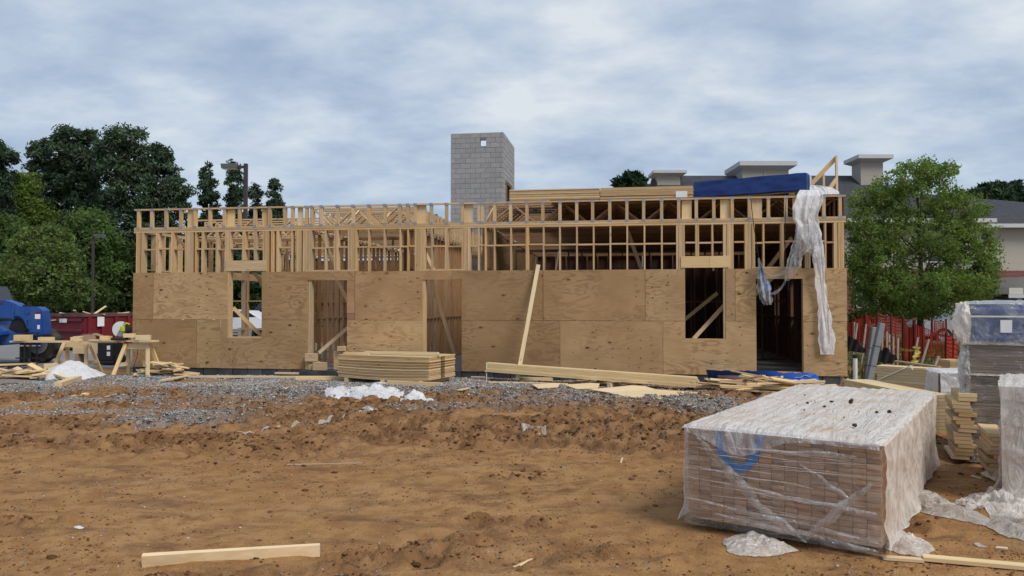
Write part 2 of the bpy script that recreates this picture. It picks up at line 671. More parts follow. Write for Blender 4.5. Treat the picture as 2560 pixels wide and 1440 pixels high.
M['stone'] = m_attr('gravel_stone', 'tone', .85)
M['clod'] = m_attr('dirt_clod', 'tone', .95)

# ------------------------------------------------------------------ ground
def gravel_mask(x, y):
    """0..1: where crushed stone lies on the clay"""
    far = sstep(12.6, 15.4, y + 1.5 * (fbm(x * .30 + 3, y * .5, 3, 5) - .5) * 2)
    cut = 1 - sstep(18.2, 19.6, y + .10 * x)
    band = far * cut * (1 - sstep(1.8, 5.0, x)) * (1 - .55 * sstep(-1.5, 2.5, x) * sstep(.42, .55, fbm(x * .9 + 3, y * 1.6, 3, 91)))
    n = fbm(x * .40 + 8, y * 1.1, 4, 21)
    band = band * sstep(.42, .57, n + .14 * sstep(14.6, 17.2, y))
    left = sstep(10.2, 11.0, y) * (1 - sstep(12.4, 13.6, y)) * (1 - sstep(-5.4, -3.6, x)) * sstep(.44, .58, fbm(x * .6, y * 1.2, 3, 33))
    right = sstep(12.2, 12.9, y) * (1 - sstep(14.2, 15.2, y)) * sstep(2.4, 3.6, x) * (1 - sstep(6.0, 7.4, x)) * sstep(.36, .52, fbm(x * .6 + 4, y * 1.3, 3, 37))
    return np.clip(band + left + right, 0, 1)


def churn(x, y):
    """where wheels have churned the clay"""
    m = sstep(8.2, 10.2, y) * (1 - sstep(15.5, 17.5, y)) * sstep(.34, .54, fbm(x * .33 + 2, y * .55 + 9, 4, 12) + .10 * sstep(9.5, 12.5, y))
    spots = sstep(.62, .74, fbm(x * .9 + 30, y * 1.6, 3, 61)) * .8 * (1 - sstep(9, 11, y))
    return np.clip(m + spots, 0, 1)


def ground_h(x, y):
    near = 1 - sstep(24, 32, y)
    g = (fbm(x * .22, y * .22, 3, 2) - .5) * .09
    g = g + (fbm(x * 2.3, y * 2.3, 4, 4) - .5) * .05
    g = g + (fbm(x * 9, y * 9, 4, 9, .65) - .5) * .026
    c = churn(x, y)
    rid = np.abs(fbm(x * 2.6 + 5, y * 4.2, 4, 15, .6) - .5)
    g = g + c * (sstep(.0, .22, rid) * .13 - .05) + c * (fbm(x * 14, y * 14, 3, 77, .6) - .5) * .045
    # cleated wheel prints
    for x0, k, sl in ((-4.6, 1.0, .30), (-1.9, .8, .24), (2.2, .8, -.12)):
        d = x - (x0 + sl * (y - 11))
        tr = np.exp(-(d / .26) ** 4) * sstep(8.6, 9.6, y) * (1 - sstep(12.6, 13.8, y))
        g = g + tr * (-.035 + .026 * np.sin(y * 21 + np.abs(d) * 9)) * k * sstep(.35, .55, fbm(x * .8, y * .8, 2, 44))
    g = g + gravel_mask(x, y) * .03
    g = g + .17 * np.exp(-((x + 9.35) / .55) ** 2 - ((y - 17.7) / .45) ** 2) * (1 + .5 * (fbm(x * 5, y * 5, 3, 3) - .5))
    g = g + .10 * np.exp(-((x + 5.5) / .9) ** 2 - ((y - 14.2) / .35) ** 2) * (fbm(x * 6, y * 6, 3, 8) * 1.4)
    flat = 1 - sstep(.6, 1.6, np.abs(y - (18.43 - .1505 * x) - 7) - 6.6) * 1.0
    g = g * near * np.clip(1.0 - .6 * (y > 19.3 - .15 * x), 0, 1) - .03
    # gentle bank behind the fence line on the right
    g = g + .30 * sstep(20.5, 25.0, y) * sstep(8.0, 10.5, x)
    return g


def span(lo, hi, step, grow, far):
    a = list(np.arange(lo, hi, step))
    s = step
    p = hi
    out = []
    while p < far[1]:
        out.append(p)
        s = min(s * grow, 60)
        p += s
    s = step
    p = lo
    pre = []
    while p > far[0]:
        s = min(s * grow, 60)
        p -= s
        pre.append(p)
    return np.array(pre[::-1] + a + out)


gx = span(-11.5, 9.5, .036, 1.35, (-900, 900))
ys = []
p = 3.0
while p < 19.6:
    ys.append(p)
    p += max(.018, .0042 * p * p / 5.2 if p < 9 else .0036 * p)
while p < 1500:
    ys.append(p)
    p += max(.12, (p - 19.5) * .22)
gy = np.array([-60, -20, -6, -1, 1, 2.2] + ys)
GX, GY = np.meshgrid(gx, gy, indexing='ij')
GZ = ground_h(GX, GY)
gm = gravel_mask(GX, GY)
ch = churn(GX, GY)


def mat_dirt():
    t = NT('clay_dirt')
    v = t.obj()
    a = t.new('ShaderNodeVertexColor', layer_name='mask')
    sp = t.new('ShaderNodeSeparateColor')
    t.ln(a.outputs[0], sp.inputs[0])
    n1 = t.noise(v, .55, 5, .6, .4)
    n2 = t.noise(v, 4.5, 6, .62, .3)
    n3 = t.noise(v, 38, 4, .65)
    n4 = t.noise(t.obj(0, (1.0, 2.6, 1)), 1.1, 6, .66, .5)
    c = t.mix(t.ramp(n1, [(.35, 0.0), (.65, 1.0)]), (.345, .182, .068), (.41, .230, .098))
    c = t.mix(t.math('MULTIPLY', t.ramp(n2, [(.44, 0.0), (.60, 1.0)]), .55), c, (.21, .092, .034))
    c = t.mix(t.math('MULTIPLY', t.ramp(n4, [(.52, 0.0), (.66, 1.0)]), .70), c, (.125, .066, .032))
    c = t.mix(t.math('MULTIPLY', t.ramp(t.noise(v, .8, 4, .6, .6), [(.58, 0.0), (.72, 1.0)]), .5), c, (.42, .275, .15))
    c = t.mix(t.math('MULTIPLY', t.ramp(n3, [(.5, 0.0), (.75, 1.0)]), .35), c, (.39, .245, .132))
    c = t.mix(t.math('MULTIPLY', sp.outputs[1], .62), c, t.mix(t.ramp(t.noise(v, 3.0, 5, .65), [(.42, 0.0), (.60, 1.0)]), (.095, .042, .019), (.29, .165, .082)))
    grit = t.mix(t.ramp(t.noise(v, 55, 3, .7), [(.35, 0.0), (.65, 1.0)]), (.13, .115, .10), (.33, .31, .285))
    c = t.mix(t.math('MULTIPLY', sp.outputs[0], .85), c, grit)
    c = t.mix(sp.outputs[2], c, t.mix(t.ramp(n1, [(.4, 0.0), (.6, 1.0)]), (.045, .075, .025), (.09, .12, .04)))
    h = t.math('ADD', t.math('MULTIPLY', n2, .7), t.math('MULTIPLY', n3, .5))
    h = t.math('ADD', h, t.math('MULTIPLY', t.noise(v, 110, 2, .6), .22))
    return t.done(t.pbsdf(c, .92, t.bump(h, .9, .05), .18))


ground_me = grid_mesh('ground', np.stack([GX, GY, GZ], -1), mat_dirt(), True)
grass_m = np.clip(sstep(40, 60, GY) + sstep(20.0, 21.5, GY) * sstep(9.0, 10.5, GX) * .8 + sstep(-13, -30, GX) * 0, 0, 1)
set_color(ground_me, 'mask', np.stack([gm, ch, grass_m], -1).reshape(-1, 3))
ground = link('ground', ground_me)
tag(ground, kind='structure')

lot = MB()
lot.box((-70, 21.6, -.4), (-9.2, 58, .015))
lot_o = lot.build('parking_lot', m_plain('asphalt_lot', (.20, .195, .19), .9, .12, 1.2, bump=.15))
tag(lot_o, kind='structure')


def rotmats(n, rng):
    q = rng.normal(size=(n, 4))
    q /= np.linalg.norm(q, axis=1, keepdims=True)
    w, x, y, z = q.T
    return np.stack([np.stack([1 - 2 * (y * y + z * z), 2 * (x * y - z * w), 2 * (x * z + y * w)], -1),
                     np.stack([2 * (x * y + z * w), 1 - 2 * (x * x + z * z), 2 * (y * z - x * w)], -1),
                     np.stack([2 * (x * z - y * w), 2 * (y * z + x * w), 1 - 2 * (x * x + y * y)], -1)], 1)


ICV = []
phi = (1 + 5 ** .5) / 2
for a, b in ((-1, phi), (1, phi), (-1, -phi), (1, -phi)):
    ICV += [(a, b, 0)]
for a, b in ((-1, phi), (1, phi), (-1, -phi), (1, -phi)):
    ICV += [(0, a, b)]
for a, b in ((phi, -1), (phi, 1), (-phi, -1), (-phi, 1)):
    ICV += [(a, 0, b)]
ICV = np.array(ICV, float) / math.sqrt(1 + phi * phi)
ICF = np.array([(0, 11, 5), (0, 5, 1), (0, 1, 7), (0, 7, 10), (0, 10, 11), (1, 5, 9), (5, 11, 4), (11, 10, 2), (10, 7, 6), (7, 1, 8), (3, 9, 4), (3, 4, 2), (3, 2, 6), (3, 6, 8), (3, 8, 9), (4, 9, 5), (2, 4, 11), (6, 2, 10), (8, 6, 7), (9, 8, 1)])


def rocks(name, pts, sizes, cols, mat, base='oct', flat=.7, rng=RNG):
    n = len(pts)
    if base == 'oct':
        bv = np.array([(1, 0, 0), (-1, 0, 0), (0, 1, 0), (0, -1, 0), (0, 0, 1), (0, 0, -1)], float)
        bf = np.array([(0, 2, 4), (2, 1, 4), (1, 3, 4), (3, 0, 4), (2, 0, 5), (1, 2, 5), (3, 1, 5), (0, 3, 5)])
    else:
        bv, bf = ICV, ICF
    v = bv[None] * rng.uniform(.65, 1.25, (n, len(bv), 1))
    v = v * rng.uniform(.6, 1.3, (n, 1, 3))
    v = np.einsum('nij,nkj->nki', rotmats(n, rng), v) * sizes[:, None, None]
    v[:, :, 2] *= flat
    v += pts[:, None, :]
    f = bf[None] + (np.arange(n) * len(bv))[:, None, None]
    me = mesh_np(name, v.reshape(-1, 3), f.reshape(-1, 3), mat)
    set_color(me, 'tone', np.repeat(cols, len(bv), 0))
    o = link(name, me)
    tag(o, kind='stuff')
    return o


# gravel: crushed blue-grey stone in front of the building
n = 150000
px_ = RNG.uniform(-11.2, 8.0, n)
py_ = RNG.uniform(9.8, 19.4, n)
keep = RNG.uniform(0, 1, n) < np.clip(gravel_mask(px_, py_) * 1.0, 0, 1)
px_, py_ = px_[keep][:62000], py_[keep][:62000]
sz = RNG.uniform(.010, .030, len(px_)) * (1 + .5 * (RNG.uniform(0, 1, len(px_)) < .05))
tone = RNG.uniform(.16, .62, (len(px_), 1)) * np.array([[.99, .99, 1.0]])
tone[RNG.uniform(0, 1, len(px_)) < .22] *= np.array([1.0, .66, .42])
g_o = rocks('gravel', np.stack([px_, py_, ground_h(px_, py_) + .006], -1), sz, tone, M['stone'])
tag(g_o, 'blue-grey crushed stone spread in patches in front of the building', 'gravel')

# clods of clay torn up by wheels
n = 170000
px_ = RNG.uniform(-10.5, 8.5, n)
py_ = RNG.uniform(4.6, 17.8, n)
w_ = np.clip(churn(px_, py_) * fbm(px_ * 1.3, py_ * 2.2, 3, 71) * 1.5 - .34, 0, 1) * 1.2 + .007 + .02 * (fbm(px_ * .7, py_ * 1.1, 3, 19) > .56)
keep = RNG.uniform(0, 1, n) < w_
px_, py_ = px_[keep], py_[keep]
sz = RNG.gamma(1.5, .0078, len(px_)).clip(.004, .042)
tone = np.array([[.160, .074, .032]]) * RNG.uniform(.5, 1.4, (len(px_), 1))
c_o = rocks('dirt_clods', np.stack([px_, py_, ground_h(px_, py_) + sz * .05], -1), sz, tone, M['clod'], 'ico', .5)
tag(c_o, 'loose reddish clods of clay churned up over the yard', 'dirt')

# fine crumbs of soil over the packed clay
n = 60000
py_ = 4.6 + 7.5 * RNG.uniform(0, 1, n) ** 1.4
px_ = RNG.uniform(-.74, .74, n) * py_
keep = RNG.uniform(0, 1, n) < .6 * (.12 + 1.3 * np.clip(fbm(px_ * 1.1, py_ * 1.6, 4, 55) - .40, 0, 1) * 2)
px_, py_ = px_[keep], py_[keep]
sz = RNG.gamma(2.0, .0028, len(px_)).clip(.002, .016)
tone = np.array([[.26, .128, .052]]) * RNG.uniform(.55, 1.35, (len(px_), 1))
k_o = rocks('soil_crumbs', np.stack([px_, py_, ground_h(px_, py_) + sz * .3], -1), sz, tone, M['clod'], 'oct', .7)
tag(k_o, 'fine crumbs of soil lying over the packed clay', 'soil')

# pebbles and pale chips strewn over the clay
n = 1500
py_ = 4.7 + 10 * RNG.uniform(0, 1, n) ** 1.5
px_ = RNG.uniform(-.75, .75, n) * py_
sz = RNG.uniform(.004, .014, n)
tone = np.where(RNG.uniform(0, 1, (n, 1)) < .5, np.array([[.42, .38, .33]]), np.array([[.25, .24, .24]])) * RNG.uniform(.6, 1.5, (n, 1))
p_o = rocks('pebbles', np.stack([px_, py_, ground_h(px_, py_) + .002], -1), sz, tone, M['stone'], 'ico', .6)
tag(p_o, 'small pale pebbles and chips strewn over the clay', 'pebbles')


def gz(x, y):
    return float(ground_h(np.array([x]), np.array([y]))[0])


# ------------------------------------------------------------------ the timber building
BX, BY = -9.93, 19.92
BR = math.atan2(-2.64, 17.54)
BC, BS = math.cos(BR), -math.sin(BR)
B = empty('timber_building', (BX, BY, 0), BR, 'unfinished timber-framed building with plywood sheathing and an open stud storey band', 'building')
BM = Matrix.Translation((BX, BY, 0)) @ Matrix.Rotation(BR, 4, 'Z')
BMI = BM.inverted()
BLEN = 17.74
BDEP = 11.6
PB, PS, PT = .165, 1.41, 2.63          # plywood bottom, seam, top
TP0, TP1 = 3.67, 3.77                  # top plates
TR0, TR1 = 3.77, 4.30                  # truss band
S38 = .038


def U(px, v=0.0):
    """distance along the front (or a plane v metres behind it) seen at this column"""
    a = (px - 1280) / FPX
    x0, y0 = BX + v * BS, BY + v * BC
    return (a * y0 - x0) / (BC + a * BS)


def sheet(poly, mat, name='plywood_sheet', v=0.0, th=.012, parent=None):
    x0 = min(p[0] for p in poly)
    z0 = min(p[1] for p in poly)
    m = MB()
    m.prism([(a - x0, b - z0) for a, b in poly], -th, 0)
    return m.build(name, mat, parent or B, Matrix.Translation((x0, v, z0)))


def rect(a, b, z0, z1, g=.0045):
    return [(a + g, z0 + g), (b - g, z0 + g), (b - g, z1 - g), (a + g, z1 - g)]


u = U
DZ = 2.41      # door head
sheets = [
    (rect(0, u(384), PS, PT), 'plyA'),
    (rect(u(384), u(570), PS, PT), 'plyB'),
    ([(u(655) + .003, PS + .003), (u(770), PS + .003), (u(770), DZ), (u(868), DZ), (u(868), PS + .17), (u(887), PS + .17), (u(887), PT - .003), (u(655) + .003, PT - .003)], 'plyA'),
    ([(u(868) + .002, PS + .003), (u(886), PS + .003), (u(886), PS + .167), (u(868) + .002, PS + .167)], 'plyR'),
    ([(u(888) + .003, PS + .003), (u(1056), PS + .003), (u(1056), DZ), (u(1129), DZ), (u(1129), PT - .003), (u(888) + .003, PT - .003)], 'plyA'),
    ([(u(1155), PS + .003), (u(1357), PS + .003), (u(1357), PT - .003), (u(1130), PT - .003), (u(1130), DZ), (u(1155), DZ)], 'plyA'),
    (rect(u(1358), u(1613), PS, PT), 'plyA'),
    (rect(u(1613), u(1712), PS, PT), 'plyB'),
    (rect(u(1814), u(1838), PS, PT), 'plyC'),
    ([(u(1838) + .003, PS + .003), (u(1890), PS + .003), (u(1890), DZ - .02), (u(2007), DZ - .02), (u(2007), PS + .003), (BLEN, PS + .003), (BLEN, PT - .003), (u(1838) + .003, PT - .003)], 'plyB'),
    (rect(0, u(493), PB, PS), 'plyA'),
    (rect(u(493), u(553), PB, PS), 'plyB'),
    ([(u(553) + .003, PB), (u(770), PB), (u(770), PS - .003), (u(655), PS - .003), (u(655), .94), (u(570), .94), (u(570), PS - .003), (u(553) + .003, PS - .003)], 'plyC'),
    (rect(u(868), u(1056), PB, PS), 'plyB'),
    (rect(u(1155), u(1400), PB, PS), 'plyA'),
    (rect(u(1400), u(1657), PB, PS), 'plyC'),
    ([(u(1657) + .003, PB), (u(1890), PB), (u(1890), PS - .003), (u(1814), PS - .003), (u(1814), .965), (u(1712), .965), (u(1712), PS - .003), (u(1657) + .003, PS - .003)], 'plyB'),
    (rect(u(2007), BLEN, PB, PS), 'plyB'),
]
kr = random.Random(17)


def inside(poly, x, z):
    c = False
    for (x0, z0), (x1, z1) in zip(poly, poly[1:] + poly[:1]):
        if (z0 > z) != (z1 > z) and x < (x1 - x0) * (z - z0) / (z1 - z0) + x0:
            c = not c
    return c


for i, (poly, mt) in enumerate(sheets):
    so = sheet(poly, M[mt], v=-.003 * (i % 3))
    xs0, xs1 = min(p[0] for p in poly), max(p[0] for p in poly)
    zs0, zs1 = min(p[1] for p in poly), max(p[1] for p in poly)
    km = MB()
    # knots repeat down the sheet in columns, as they do on rotary-cut veneer
    x = xs0 + kr.uniform(.08, .35)
    while x < xs1 - .04:
        if kr.random() < {'plyA': .16, 'plyR': .1}.get(mt, .85):
            z = zs0 + kr.uniform(.05, .2)
            st = kr.uniform(.16, .30)
            big_ = kr.uniform(.55, 1.0)
            while z < zs1 - .04:
                if kr.random() < .72:
                    kx, kz = x + kr.uniform(-.03, .03), z + kr.uniform(-.02, .02)
                    rx, rz = kr.uniform(.016, .036) * big_, kr.uniform(.010, .020) * big_
                    if all(inside(poly, kx + a * (rx + .01), kz + b * (rz + .01)) for a in (-1, 1) for b in (-1, 1)):
                        n_ = 9
                        vs_ = [(kx - xs0 + rx * math.cos(6.283 * k / n_) * kr.uniform(.8, 1.15), -.0135, kz - zs0 + rz * math.sin(6.283 * k / n_) * kr.uniform(.8, 1.15)) for k in range(n_)]
                        km.add(vs_, [tuple(range(n_))])
                z += st
        x += kr.uniform(.22, .55)
    if km.v:
        tag(km.build('knots', M['knot'], so), kind='stuff')

# block footing: a course of damp blocks under the sheathing
fb = MB()
fb.box((-.19, -.094, -.09), (.19, .094, .09))
fbm_ = fb.mesh('footing_block', M['wetblock'])
k = 0
x = .2
while x < BLEN:
    link('footing_block', fbm_, None, B, Matrix.Translation((x, .10 + .002 * (k % 2), .072)))
    x += .40
    k += 1
sl = MB()
sl.box((.05, .25, -.1), (BLEN - .05, BDEP, .155))
sl.build('floor_slab', M['slab'], B)


def bd(name, p0, p1, w, h, mat='stud', up=(0, 0, 1), parent=None):
    return board(name, p0, p1, w, h, M[mat], parent or B, up)


def vstud(name, uu, v, z0, z1, du=S38, dv=.14, mat='stud'):
    # stands on end: local X runs up the stud
    return bd(name, (uu, v + dv / 2, z0), (uu, v + dv / 2, z1), du, dv, mat, up=(0, 1, 0))


OPEN = [(570, 655), (770, 868), (1056, 1155), (1712, 1814), (1890, 2007)]
studs = [(339, 349), (351, 360), (388, 397), (426, 434), (459, 483), (485, 490), (503, 509), (537, 545), (560, 576), (605, 611), (634, 640), (656, 671), (675, 684), (689, 698),
         (726, 731), (737, 754), (756, 779), (811, 815), (835, 845), (868, 893), (918, 924), (957, 962), (997, 1002), (1017, 1022), (1037, 1064), (1077, 1081), (1113, 1120), (1153, 1177), (1194, 1199), (1211, 1216), (1234, 1238),
         (1275, 1279), (1314, 1323), (1357, 1361), (1398, 1402), (1440, 1444), (1482, 1486), (1524, 1528), (1567, 1571), (1610, 1614), (1654, 1658), (1690, 1715), (1740, 1748), (1779, 1784), (1807, 1837), (1862, 1889),
         (1907, 1912), (1952, 1962), (1999, 2006), (2013, 2027), (2062, 2069), (2086, 2096), (2098, 2111)]
edges = []
for a, b in studs:
    ua, ub = u(a), u(b)
    n = max(1, round((ub - ua) / .042))
    for i in range(n):
        c = (ua + ub) / 2 + (i - (n - 1) / 2) * .0395
        pxm = (a + b) / 2
        z0 = PB + .038
        for oa, ob in OPEN:
            if oa + 3 < pxm < ob - 3:
                z0 = PT + .04 if oa not in (570, 1712) else 2.935
        lean = random.uniform(-.006, .006)
        vstud('stud', c + lean, .003 + random.uniform(0, .004), z0, TP0)
    edges.append((ua, ub))
for oa, ob in OPEN:                                    # jambs lining the openings
    for e, s in ((oa, -1), (ob, 1)):
        head = DZ if oa not in (570, 1712) else PT
        vstud('jamb_stud', u(e) + s * .021, .003, PB + .038, head)
# short blocks of the blocking row
for (a0, a1), (b0, b1) in zip(edges, edges[1:]):
    if b0 - a1 > .09:
        zz = 3.235 + random.uniform(-.02, .02)
        bd('blocking', (a1 - .002, .075, zz), (b0 + .002, .075, zz), .135, S38)
# plates
x = 0.0
for i, ln_ in enumerate((4.88, 4.27, 4.88, 3.71)):
    bd('top_plate', (x + .002, .073, TP0 + .024), (x + ln_ - .002, .073, TP0 + .024), .14, .046)
    x += ln_
x = 0.0
for i, ln_ in enumerate((3.6, 4.88, 4.6, 4.66)):
    bd('top_plate', (x + .002, .071, TP0 + .074), (x + ln_ - .002, .071, TP0 + .074), .144, .046)
    x += ln_
for a, b in ((0, u(770)), (u(868), u(1056)), (u(1155), u(1890)), (u(2007), BLEN)):
    bd('bottom_plate', (a, .075, PB + .019), (b, .075, PB + .019), .14, S38)
# headers
bd('header', (u(565), .01, 2.79), (u(665), .01, 2.79), .05, .27, 'stud')
bd('header', (u(1703), .01, 2.795), (u(1774), .01, 2.795), .05, .27, 'fresh')
bd('header', (u(1774) + .004, .01, 2.795), (u(1823), .01, 2.795), .05, .27, 'fresh')
for a, b in ((762, 890), (1046, 1160), (1880, 2004)):
    bd('header_plate', (u(a), .045, PT + .018), (u(b), .045, PT + .018), .12, S38)
bd('sill_plate', (u(570), .055, .955), (u(655), .055, .955), .13, S38)
bd('sill_plate', (u(1712), .055, .98), (u(1814), .055, .98), .13, S38)
bd('sill_plate', (u(1890), .10, .21), (u(2007), .10, .21), .12, .07)

# ladder truss on the front edge
posts = [343, 376, 412, 449, 485, 522, 558, 596, 635, 672, 710, 729, 764, 777, 802, 842, 881, 921, 961, 998, 1018, 1037, 1077, 1115, 1155, 1197, 1205, 1236, 1276, 1317, 1357, 1400, 1442, 1482, 1525, 1568, 1610, 1655, 1698, 1742, 1786, 1832, 1875, 1923, 1967, 2013, 2062, 2103]
npl = MB()
for p_ in posts:
    c = u(p_)
    bd('truss_post', (c, .045, TR0 + .038), (c, .045, TR1 - .038), .072, .085, up=(0, 1, 0))
    for zz in (TR0 + .03, TR1 - .03):
        npl.box((c - .045, -.004, zz - .035), (c + .045, .0015, zz + .035))
np_o = npl.build('connector_plates', M['galv'], B)
tag(np_o, kind='stuff')
for a, b in ((463, 480), (563, 582), (650, 667), (740, 753), (1039, 1063), (1158, 1180), (1706, 1731), (1803, 1827), (1880, 1908), (1985, 1996)):
    bd('filler_panel', (u((a + b) / 2), .085, TR0 + .04), (u((a + b) / 2), .085, TR1 - .04), u(b) - u(a), .02, 'fresh', up=(0, 1, 0))
cuts = [0, u(735), u(1200), u(1500), u(1742), BLEN]
for a, b in zip(cuts, cuts[1:]):
    bd('truss_chord', (a + .003, .045, TR0 + .019), (b - .003, .045, TR0 + .019), .089, S38, 'stud')
    bd('truss_chord', (a + .003, .045, TR1 - .019), (b - .003, .045, TR1 - .019), .089, S38, 'stud')


def truss_mesh(L, mat, flip=False):
    m = MB()
    m.box((0, -.044, 0), (L, .044, S38))
    m.box((0, -.044, TR1 - TR0 - S38), (L, .044, TR1 - TR0))
    n = max(2, int(round(L / .62)))
    d = L / n
    h0, h1 = S38, TR1 - TR0 - S38
    for i in range(n):
        a, b = i * d + .03, (i + 1) * d - .03
        if (i + flip) % 2:
            m.beam((a, 0, h1), (b, 0, h0), .085, S38)
        else:
            m.beam((a, 0, h0), (b, 0, h1), .085, S38)
    for xx in (.02, L - .02):
        m.box((xx - .019, -.042, h0), (xx + .019, .042, h1))
    return m.mesh('roof_truss', mat)


bays = [(u(343), u(738), 2.6, .61), (u(760), u(1032), .55, .41), (u(1210), BLEN - .1, .55, .41)]
for i, (a, b, v0, st) in enumerate(bays):
    me1 = truss_mesh(b - a, M['stud' if i < 2 else 'stud2'], i % 2)  # right bay trusses take the darker wood, its colour standing in for shade
    v = v0
    while v < BDEP - .3:
        link('roof_truss', me1, None, B, Matrix.Translation((a, v, TR0)))
        v += st
# deck laid over the right-hand bay
ud0 = u(1375)
wd = (BLEN - ud0) / 4
for i in range(4):
    for j in range(9):
        m = MB()
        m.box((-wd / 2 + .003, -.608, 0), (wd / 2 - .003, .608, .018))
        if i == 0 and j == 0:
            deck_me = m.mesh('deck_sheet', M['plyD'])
        link('deck_sheet', deck_me, None, B, Matrix.Translation((ud0 + wd * (i + .5), .62 + .0 + j * 1.22, TR1 + .001)))


def wall_v(uu, v0, v1, ztop, step=.41, name='partition_stud', mat='stud2', gaps=(), dw=.09, rails=None):
    """stud wall running back into the building"""
    v = v0
    i = 0
    while v < v1:
        if not any(a < v < b for a, b in gaps):
            bd(name, (uu, v, .20), (uu, v, ztop - .08), S38, dw, mat, up=(1, 0, 0))
        v += step
        i += 1
    bd('partition_plate', (uu, v0, ztop - .041), (uu, v1, ztop - .041), dw, .076, mat)
    bd('partition_plate', (uu, v0, .18), (uu, v1, .18), dw, S38, mat)
    for zz in (1.42, 2.72):
        for r0, r1 in rails or ((v0, v1),):
            bd('partition_blocking', (uu, r0, zz), (uu, r1, zz), dw * .9, S38, mat)


def wall_u(v, u0, u1, ztop, step=.41, name='partition_stud', mat='stud2', gaps=(), dw=.09):
    x = u0
    while x < u1:
        if not any(a < x < b for a, b in gaps):
            bd(name, (x, v, .20), (x, v, ztop - .08), S38, dw, mat, up=(0, 1, 0))
        x += step
    bd('partition_plate', (u0, v, ztop - .041), (u1, v, ztop - .041), dw, .076, mat)
    bd('partition_plate', (u0, v, .18), (u1, v, .18), dw, S38, mat)
    bd('partition_blocking', (u0, v, 1.9), (u1, v, 1.9), dw * .9, S38, mat)


wall_v(.07, .35, BDEP, TP1, name='end_wall_stud', mat='stud', dw=.14, gaps=((4.6, 5.45), (5.75, 7.25)), rails=((.35, 4.5), (7.3, BDEP)))
bd('header', (.07, 4.4, 2.72), (.07, 7.4, 2.72), .12, .24)
bd('sill_plate', (.07, 4.4, .95), (.07, 7.4, .95), .12, S38)
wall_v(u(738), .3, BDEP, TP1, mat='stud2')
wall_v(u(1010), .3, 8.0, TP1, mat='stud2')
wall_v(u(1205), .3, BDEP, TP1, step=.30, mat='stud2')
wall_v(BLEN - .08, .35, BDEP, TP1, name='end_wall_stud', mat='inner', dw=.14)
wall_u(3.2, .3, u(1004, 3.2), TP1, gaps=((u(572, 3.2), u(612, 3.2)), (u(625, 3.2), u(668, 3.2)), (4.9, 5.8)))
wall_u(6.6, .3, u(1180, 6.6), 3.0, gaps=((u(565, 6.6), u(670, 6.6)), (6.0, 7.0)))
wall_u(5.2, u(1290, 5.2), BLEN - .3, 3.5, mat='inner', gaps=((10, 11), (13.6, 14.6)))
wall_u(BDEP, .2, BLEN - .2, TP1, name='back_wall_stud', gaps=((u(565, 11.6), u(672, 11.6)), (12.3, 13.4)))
# sheathing already on the back and right end walls
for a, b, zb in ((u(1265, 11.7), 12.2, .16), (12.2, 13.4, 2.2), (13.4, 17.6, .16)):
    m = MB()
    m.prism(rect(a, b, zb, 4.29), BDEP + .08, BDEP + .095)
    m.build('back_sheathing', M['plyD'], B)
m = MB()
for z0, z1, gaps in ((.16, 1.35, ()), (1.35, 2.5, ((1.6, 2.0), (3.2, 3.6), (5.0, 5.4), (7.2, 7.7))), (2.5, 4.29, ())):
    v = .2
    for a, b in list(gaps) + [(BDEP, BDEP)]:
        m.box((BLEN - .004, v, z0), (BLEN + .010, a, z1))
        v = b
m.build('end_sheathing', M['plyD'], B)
for k in range(5):
    bd('back_board', (u(742, 11.7), BDEP + .08, .55 + k * .68), (u(1185, 11.7), BDEP + .08, .55 + k * .68), .02, .66, 'stud2')
m = MB()
m.box((u(1205) + .06, .9, .16), (u(1205) + .072, 9.5, 3.6))
m.build('partition_board', M['plyA'], B)
m = MB()
m.box((u(1003), .16, .2), (u(1003) + .02, .42, TP0 - .01))
m.build('partition_board', M['plyA'], B)
# temporary diagonal braces
for p0, p1, vv in (((u(415), 3.62), (u(463), 3.0), .35), ((u(478), 2.80), (u(520), 2.35), .6), ((u(612), 2.62), (u(662), 1.75), .5), ((u(572), 1.72), (u(640), .9), .22),
                   ((u(800), 2.6), (u(865), 1.2), .9), ((u(780), .55), (u(862), 1.35), .45), ((u(1062), 2.55), (u(1120), .5), .5), ((u(1132), 1.55), (u(1160), 2.2), 3.4),
                   ((u(1570), 3.62), (u(1620), 2.3), .9), ((u(1735), .98), (u(1822), 1.82), .25), ((u(1700), 1.2), (u(1822), 2.1), 2.0), ((u(1930), 2.65), (u(1998), 3.4), .5),
                   ((u(1888), 1.9), (u(1960), 2.5), .9), ((u(785), 3.62), (u(812), 2.7), .5), ((u(1010), 3.6), (u(1048), 2.7), 1.2), ((u(1320), 2.5), (u(1420), 1.9), 4.0), ((u(580), 2.62), (u(640), 2.0), 3.0), ((u(1210), 3.0), (u(1360), 1.8), 3.0)):
    bd('brace', (p0[0], vv, p0[1]), (p1[0], vv + .25, p1[1]), .038, .089, random.choice(['stud', 'stud', 'fresh']), up=(0, 0, 1))
bd('brace', (u(1384), .6, 2.66), (u(1392), .6, 3.12), .038, .06, 'pale', up=(0, 1, 0))
bd('brace', (u(1788), .35, 2.60), (u(1786), .35, 3.48), .038, .089, 'fresh', up=(0, 1, 0))
# odd wedge-shaped scraps lying among the trusses
for a, b, z0, z1, vv in ((855, 880, TR0 + .06, TR1 - .1, .30), (945, 958, TR0 + .06, TR1 - .18, .32), (1205, 1226, TR0 + .02, TR1 - .06, .33)):
    bd('brace', (u(a), vv, z0), (u(b), vv + .2, z1), .03, .12, 'pale', up=(0, 1, 0))


def bw(uu, v, z):
    return BM @ Vector((uu, v, z))


